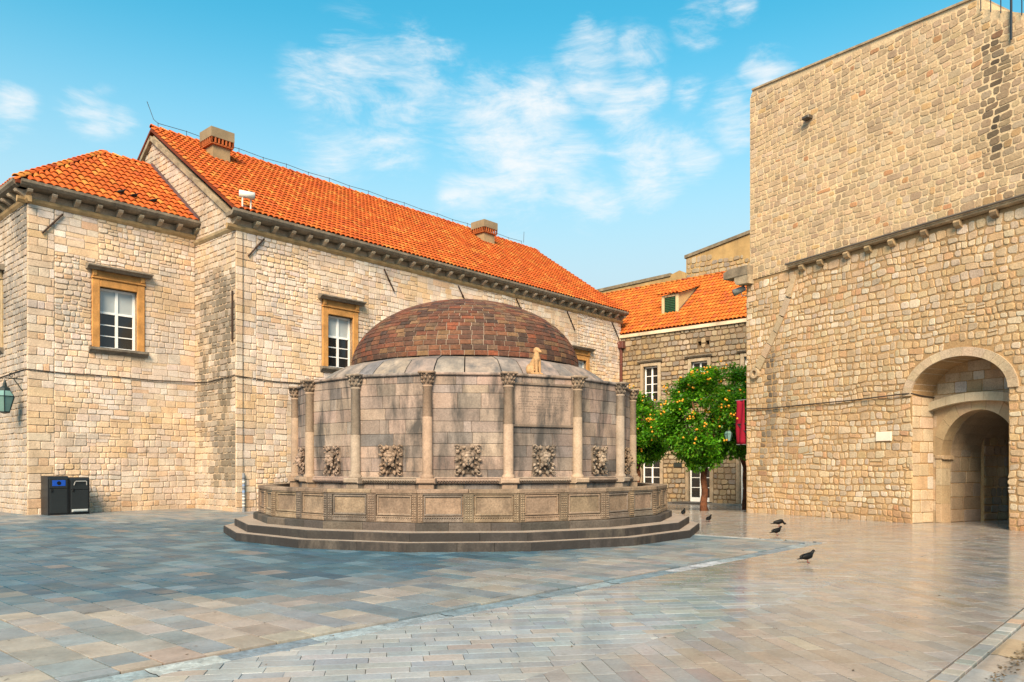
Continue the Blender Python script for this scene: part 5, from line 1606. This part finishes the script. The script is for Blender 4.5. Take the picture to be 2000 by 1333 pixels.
def lantern(name, label, c, fr_dir, s, wallp, z):
    """hexagonal street lantern on an iron bracket"""
    t = thing(name, label, 'lantern', (c[0], c[1], z - .5 * s), 'wall lanterns')
    m = MB(); dk = (.018, .03, .028)
    gl = MB(); gl.lathe(c, [(.12 * s, z - .42 * s), (.235 * s, z - .02 * s), (.14 * s, z + .13 * s)], 6); gl.build('glass', M_lamp, t)
    m.lathe(c, [(.02 * s, z - .47 * s), (.13 * s, z - .44 * s), (.13 * s, z - .41 * s)], 6, dk)
    m.lathe(c, [(.145 * s, z + .12 * s), (.13 * s, z + .20 * s), (.06 * s, z + .24 * s), (.05 * s, z + .32 * s), (.015 * s, z + .40 * s)], 6, dk)
    for k in range(6):
        a = math.pi / 3 * k
        m.tube([(c[0] + .12 * s * math.cos(a), c[1] + .12 * s * math.sin(a), z - .42 * s), (c[0] + .24 * s * math.cos(a), c[1] + .24 * s * math.sin(a), z - .02 * s), (c[0] + .14 * s * math.cos(a), c[1] + .14 * s * math.sin(a), z + .13 * s)], .011 * s, 4, dk)
        b = math.pi / 3 * (k + 1)
        m.tube([(c[0] + .24 * s * math.cos(a), c[1] + .24 * s * math.sin(a), z - .02 * s), (c[0] + .24 * s * math.cos(b), c[1] + .24 * s * math.sin(b), z - .02 * s)], .010 * s, 4, dk)
    m.build('frame', M_dark, t)
    b = MB(); zt = z + .42 * s; w = Vector((wallp[0], wallp[1])); cc = Vector((c[0], c[1]))
    b.tube([(c[0], c[1], z + .36 * s), (c[0], c[1], zt + .05), tuple(w) + (zt + .05,)], .02, 5, dk)
    mid = cc.lerp(w, .45)
    b.tube([tuple(mid) + (zt + .05,), tuple(w) + (zt - .38,)], .016, 5, dk)
    pts = []
    for q in range(10):
        a = q * .8; r_ = .1 * (1 - q / 13); p = cc.lerp(w, .35)
        dd = (w - cc).normalized(); pts.append((p.x + dd.x * r_ * math.cos(a), p.y + dd.y * r_ * math.cos(a), zt + .15 + r_ * math.sin(a)))
    b.tube(pts, .013, 4, dk); b.build('bracket', M_dark, t)
lc = C - u * .55 + v * .3
lantern('wall_lantern', 'green glass lantern on an iron bracket at the left corner, above the bins', (lc.x, lc.y), None, 1.25, (C + v * .35), 3.95)
kc = K - cd * 1.04 + Vector((.88, .47)) * .12
lantern('wall_lantern', 'pale green lantern hanging before the orange tree beside the red banner', (kc.x, kc.y), None, .66, (K + Vector((.88, .47)) * .12), 2.90)

# red banner on the far side of the wall's corner
bf = Frame(K + Vector((.88, .47)) * .12 - cd * .20, cd, cn)
bt = thing('red_banner', 'plain red cloth banner hung beside the corner of the fortress wall', 'banner', bf(-.25, 2.5))
m = MB(); vs = []; nx, nz = 6, 14
for j in range(nz + 1):
    for i in range(nx + 1):
        vs.append(bf(-.42 + .42 * i / nx + .012 * math.sin(j * .5), 4.1 - 1.62 * j / nz, .035 * math.sin(i * 1.3 + j * .25)))
m.add(vs, [(j * (nx + 1) + i, j * (nx + 1) + i + 1, (j + 1) * (nx + 1) + i + 1, (j + 1) * (nx + 1) + i) for j in range(nz) for i in range(nx)])
o = m.build('cloth', M_banner, bt, True); sm = o.modifiers.new('thickness', 'SOLIDIFY'); sm.thickness = .006
m = MB(); m.tube([bf(-.46, 4.11), bf(.30, 4.11)], .018, 6, (.3, .3, .3)); m.tube([bf(-.42, 2.47), bf(.3, 2.47)], .014, 6, (.3, .3, .3)); m.build('pole', M_dark, bt)

# floodlight beside the spout
ff = Frame(K, cd, cn)
ft_ = thing('flood_lamp', 'small grey floodlight on a bracket under the water spout', 'floodlight', ff(-.2, 8.0))
m = MB(); c0 = Vector(ff(-.5, 8.08, .1)); c1_ = Vector(ff(-.14, 8.2, -.05))
m.tube([c0, c1_], [.13, .10], 10, (.42, .42, .38)); m.build('housing', M_dark, ft_, True)
m = MB(); m.tube([Vector(ff(-.53, 8.07, .112)), c0], .115, 10); m.build('lens', M_glass, ft_, True)
m = MB(); m.tube([ff(-.25, 8.12, .03), ff(-.2, 7.9, .02), ff(.05, 7.9, -.02)], .022, 5, (.25, .22, .2)); m.build('bracket', M_dark, ft_)

# security camera on the convent's gutter
cf = Frame(A, u, (u.y, -u.x))
sc_ = thing('security_camera', 'white security camera on a stand at the corner of the convent gutter', 'camera', cf(.4, 10.75, .25))
m = MB(); m.tube([cf(-.02, 11.27, .28), cf(.46, 11.25, .48)], .125, 12, (.72, .70, .64)); bo = m.build('housing', M_white, sc_, True)
m = MB(); m.tube([cf(.45, 11.25, .476), cf(.475, 11.25, .487)], .10, 12); m.build('lens', M_glass, bo, True)
m = MB()
for a in (.08, .40): m.tube([cf(a, 10.62, .32), cf(a, 11.2, .34)], .03, 6, (.6, .58, .52))
m.tube([cf(.1, 10.9, .3), cf(.5, 10.75, .3)], .015, 4, (.2, .2, .2)); m.tube([cf(.5, 10.9, .3), cf(.8, 10.7, .2)], .015, 4, (.2, .2, .2)); m.build('stand', M_white, sc_)

# ------------------------------------------------------------------ orange trees
def orange_tree(label, x, y, top, rx, zc, rz, seed, nleaf, nfruit, cone=.0, th=.17):
    rg = random.Random(seed)
    z0 = gz(x, y)
    t = thing('orange_tree', label, 'tree', (x, y, z0), 'orange trees')
    m = MB()
    pts = [(x + .03 * math.sin(i * 1.3 + seed), y, z0 - .05 + i * .22) for i in range(9)]
    m.tube(pts, [th * 1.35, th * 1.08, th, th * .97, th * .95, th * .93, th * .92, th * .95, th * .9], 10)
    tr = m.build('trunk', M_bark, t, True)
    m = MB()
    tz = pts[-1][2] - .1
    for k in range(8):
        a = k * 2.4 + rg.random(); L_ = rx * rg.uniform(.6, .85)
        p0 = Vector((x, y, tz)); p2 = Vector((x + math.cos(a) * L_, y + math.sin(a) * L_, zc + rz * rg.uniform(-.3, .65)))
        p1 = p0.lerp(p2, .45) + Vector((0, 0, .25))
        m.tube([p0, p1, p2], [.085, .055, .02], 6)
    m.build('limb', M_bark, t, True)
    def inside(q):
        return q
    mb = MB(); centers = []
    for k in range(240):
        a = rg.random() * 6.283; ct = rg.uniform(-.98, 1); s_ = math.sqrt(1 - ct * ct); r_ = rg.uniform(.30, 1.0) ** .5
        sh = 1 + .16 * fn(math.cos(a) * 1.7 * s_ + seed, math.sin(a) * 1.7 * s_, ct * 1.7)
        taper = 1 - cone * max(0, ct)
        bot = .88 if ct < 0 else 1
        centers.append((Vector((x + rx * r_ * s_ * math.cos(a) * sh * taper, y + rx * r_ * s_ * math.sin(a) * sh * taper, zc + rz * r_ * ct * sh * bot)), rg.uniform(.22, .44), rg.uniform(.6, 1.35)))
    per = nleaf // len(centers)
    up = Vector((0, 0, 1))
    for c, sz, br in centers:
        out_ = (c - Vector((x, y, zc))).normalized()
        for q in range(per):
            d = Vector((rg.gauss(0, 1), rg.gauss(0, 1), rg.gauss(0, .8))).normalized() * sz * rg.uniform(.35, 1.0)
            p = c + d
            dr = (out_ * .6 + Vector((rg.uniform(-1, 1), rg.uniform(-1, 1), rg.uniform(-.9, .5)))).normalized()
            sd2 = dr.cross(up + Vector((rg.uniform(-.6, .6), rg.uniform(-.6, .6), 0))).normalized()
            l = rg.uniform(.10, .17); w = l * .30
            bend = Vector((0, 0, -.015))
            vs = [tuple(p), tuple(p + dr * l * .5 + sd2 * w), tuple(p + dr * l + bend), tuple(p + dr * l * .5 - sd2 * w)]
            g = pick([(3, (.055, .19, .008)), (2, (.085, .25, .012)), (1.2, (.032, .11, .008)), (.8, (.17, .32, .02))], rg, .2)
            mb.add(vs, [(0, 1, 2, 3)], scl(g, br * 1.6))
    mb.build('crown', M_leaf, t, fix=False)
    fb = MB()
    for k in range(nfruit):
        c, sz, br = rg.choice(centers)
        out_ = (c - Vector((x, y, zc))).normalized()
        if c.z < zc - rz * .35 or rg.random() < .25: continue
        p = c + out_ * sz * rg.uniform(.8, 1.15) + Vector((rg.uniform(-.15, .15), rg.uniform(-.15, .15), rg.uniform(-.15, .1)))
        for q in range(rg.choice((1, 1, 2, 3))):
            fb.ell(Matrix.Translation(p + Vector((rg.uniform(-.1, .1), rg.uniform(-.1, .1), rg.uniform(-.1, .1)))) @ Matrix.Diagonal((.043, .043, .041, 1)), 7, 5)
    fb.build('oranges', M_fruit, t, True, kind='stuff')
orange_tree('full orange tree laden with fruit, trunk in view beside the fortress wall', 7.68, 31.0, 0, 2.0, 3.5, 2.1, 3, 30000, 330, .34, .135)
orange_tree('orange tree half hidden by the right side of the fountain', 5.35, 33.2, 0, 1.3, 3.1, 1.7, 5, 20000, 140, .3, .15)
orange_tree('taller orange tree cut off by the fortress wall, behind the lantern', 10.35, 34.2, 0, 1.75, 4.0, 2.2, 9, 20000, 110, .3, .17)

# ------------------------------------------------------------------ dog and pigeons
def blob_obj(name, parts, mat, parent, voxel, smooth=4, tint=(1, 1, 1)):
    """overlapping tapered limbs fused into one continuous skin"""
    mb = MB()
    for p in parts:
        if p[0] == 'c':
            _, a, b, ra_, rb_ = p
            mb.tube([a, b], [ra_, rb_], 12, tint)
            mb.ell(Matrix.Translation(a) @ Matrix.Diagonal((ra_, ra_, ra_, 1)), 12, 8, tint); mb.ell(Matrix.Translation(b) @ Matrix.Diagonal((rb_, rb_, rb_, 1)), 12, 8, tint)
        else: mb.ell(p[1], 14, 10, tint)
    o = mb.build(name, mat, parent, True)
    r = o.modifiers.new('fuse', 'REMESH'); r.mode = 'VOXEL'; r.voxel_size = voxel; r.use_smooth_shade = True
    s_ = o.modifiers.new('smooth', 'SMOOTH'); s_.factor = .5; s_.iterations = smooth
    return o
def local(loc, rz, sc=1.0): return Matrix.Translation(loc) @ Matrix.Rotation(rz, 4, 'Z') @ Matrix.Scale(sc, 4)

def dog():
    th = math.radians(25.2); r_ = 4.14
    loc = Vector((FC.x + r_ * math.sin(th), FC.y - r_ * math.cos(th), 3.695))
    t = tag(bpy.data.objects.new('dog_statue', None), 'sitting sandstone dog statue on the rim below the brick dome', 'statue'); col.objects.link(t)
    t.location = loc; ORG[t.name] = tuple(loc)
    M = local(loc, math.radians(-38), 1.0)
    V = lambda x, y, z: M @ Vector((x, y, z))
    E = lambda x, y, z, a, b, c, ry=0: ('e', M @ Matrix.Translation((x, y, z)) @ Matrix.Rotation(ry, 4, 'Y') @ Matrix.Diagonal((a, b, c, 1)))
    P = [E(-.10, 0, .15, .135, .115, .13), ('c', V(-.07, 0, .17), V(.04, 0, .36), .115, .085), ('c', V(.03, 0, .34), V(.05, 0, .50), .085, .062),
         E(.065, 0, .55, .075, .062, .066), ('c', V(.09, 0, .535), V(.155, 0, .515), .045, .032), E(.165, 0, .525, .018, .02, .016),
         E(.04, 0, .605, .045, .045, .02)]
    for s_ in (-1, 1):
        P += [('c', V(.075, s_ * .058, .33), V(.095, s_ * .062, .04), .042, .030), E(.125, s_ * .062, .025, .055, .034, .026),
              E(-.06, s_ * .095, .10, .115, .05, .085), E(.035, s_ * .105, .028, .075, .034, .028),
              ('c', V(.035, s_ * .062, .575), V(.03, s_ * .075, .51), .024, .018)]
    P += [('c', V(-.20, 0, .05), V(-.24, .05, .03), .028, .02), ('c', V(-.24, .05, .03), V(-.16, .14, .03), .02, .014)]
    blob_obj('body', P, M_dog, t, .011, 3)
    m = MB(); fr = Frame(V(-.26, -.15, 0).to_2d(), (M.to_3x3() @ Vector((1, 0, 0))).to_2d(), (M.to_3x3() @ Vector((0, 1, 0))).to_2d())
    m.bbox(fr, 0, .46, loc.z - .03, loc.z + .012, 0, .30, .006, (.62, .42, .24)); m.build('plinth', M_plaster, t)
dog()

def pigeon(label, px, py, heading, tint=(.05, .055, .065), Y=None, z=None, feed=False, sc=1.0, grp='pigeons on the pavement'):
    if Y is None:
        Y = 1.65 * F / (py - H)
        for _ in range(4): Y = (CAMZ - gz((px - 1000) / F * Y, Y)) * F / (py - H)
        z = gz((px - 1000) / F * Y, Y)
    loc = Vector(((px - 1000) / F * Y, Y, z))
    t = tag(bpy.data.objects.new('pigeon', None), label, 'pigeon', grp); col.objects.link(t); t.location = loc; ORG[t.name] = tuple(loc)
    M = local(loc, heading, sc * .92); V = lambda x, y, zz: M @ Vector((x, y, zz))
    E = lambda x, y, zz, a, b, c, ry=0: ('e', M @ Matrix.Translation((x, y, zz)) @ Matrix.Rotation(ry, 4, 'Y') @ Matrix.Diagonal((a, b, c, 1)))
    hx, hz = (.125, .225) if not feed else (.165, .085)
    P = [E(0, 0, .125, .105, .062, .062, -.28), E(.045, 0, .14, .06, .056, .06), ('c', V(.075, 0, .165), V(hx - .012, 0, hz - .012), .036, .024),
         E(hx, 0, hz, .027, .023, .025), E(-.075, 0, .098, .10, .036, .022, -.22), E(-.155, 0, .083, .07, .03, .011, -.16)]
    for s_ in (-1, 1): P.append(E(-.035, s_ * .047, .128, .105, .018, .043, -.2))
    b = blob_obj('body', P, M_bird, t, .007, 2, tint)
    m = MB(); dn = -.02 if not feed else -.035
    m.tube([V(hx + .018, 0, hz - .003), V(hx + .048, 0, hz - .014 + dn * .4)], [.008, .002], 5, (.05, .045, .04)); m.build('beak', M_dark, t, True)
    for s_ in (-1, 1):
        m = MB(); ox = .018 * s_
        m.tube([V(.005 + ox, s_ * .025, .085), V(.0 + ox, s_ * .026, .04), V(.008 + ox, s_ * .026, .006)], .0065, 5, (.22, .06, .05))
        for q in (-.5, 0, .5): m.tube([V(.008 + ox, s_ * .026, .005), V(.04 + ox, s_ * .026 + q * .03, .003)], .004, 4, (.22, .06, .05))
        m.build('leg', M_dark, t)
pigeon('nearest dark pigeon walking right on the bare street paving', 1577, 1100, math.radians(12), sc=1.0)
pigeon('dark pigeon walking right along the drain at the corner of the square', 1517, 1046, math.radians(15))
pigeon('small dark pigeon standing just behind the end of the fountain steps', 1335, 1008, math.radians(65), sc=1.12)
pigeon('small dark pigeon standing in front of the orange tree trunk', 1385, 1020, math.radians(48))
pigeon('reddish brown pigeon bending down to feed near the foot of the fortress wall', 1521, 1029, math.radians(-8), (.085, .022, .016), feed=True, sc=1.12)
for (a, s_, hd, lab) in ((3.42, .55, 20, 'left of three pigeons resting on the wing roof above the gutter'), (3.85, .50, 50, 'middle of three pigeons resting on the wing roof above the gutter'), (4.55, .50, 35, 'right of three pigeons resting on the wing roof beside the gable')):
    p = wing_o + wing_e * a + (wing_v + Vector((0, 0, wing_rise))) * s_ + Vector((0, 0, .09))
    q = proj(p)
    pigeon(lab, q[0], q[1], math.radians(hd), Y=p.y, z=p.z, grp='pigeons on the wing roof')
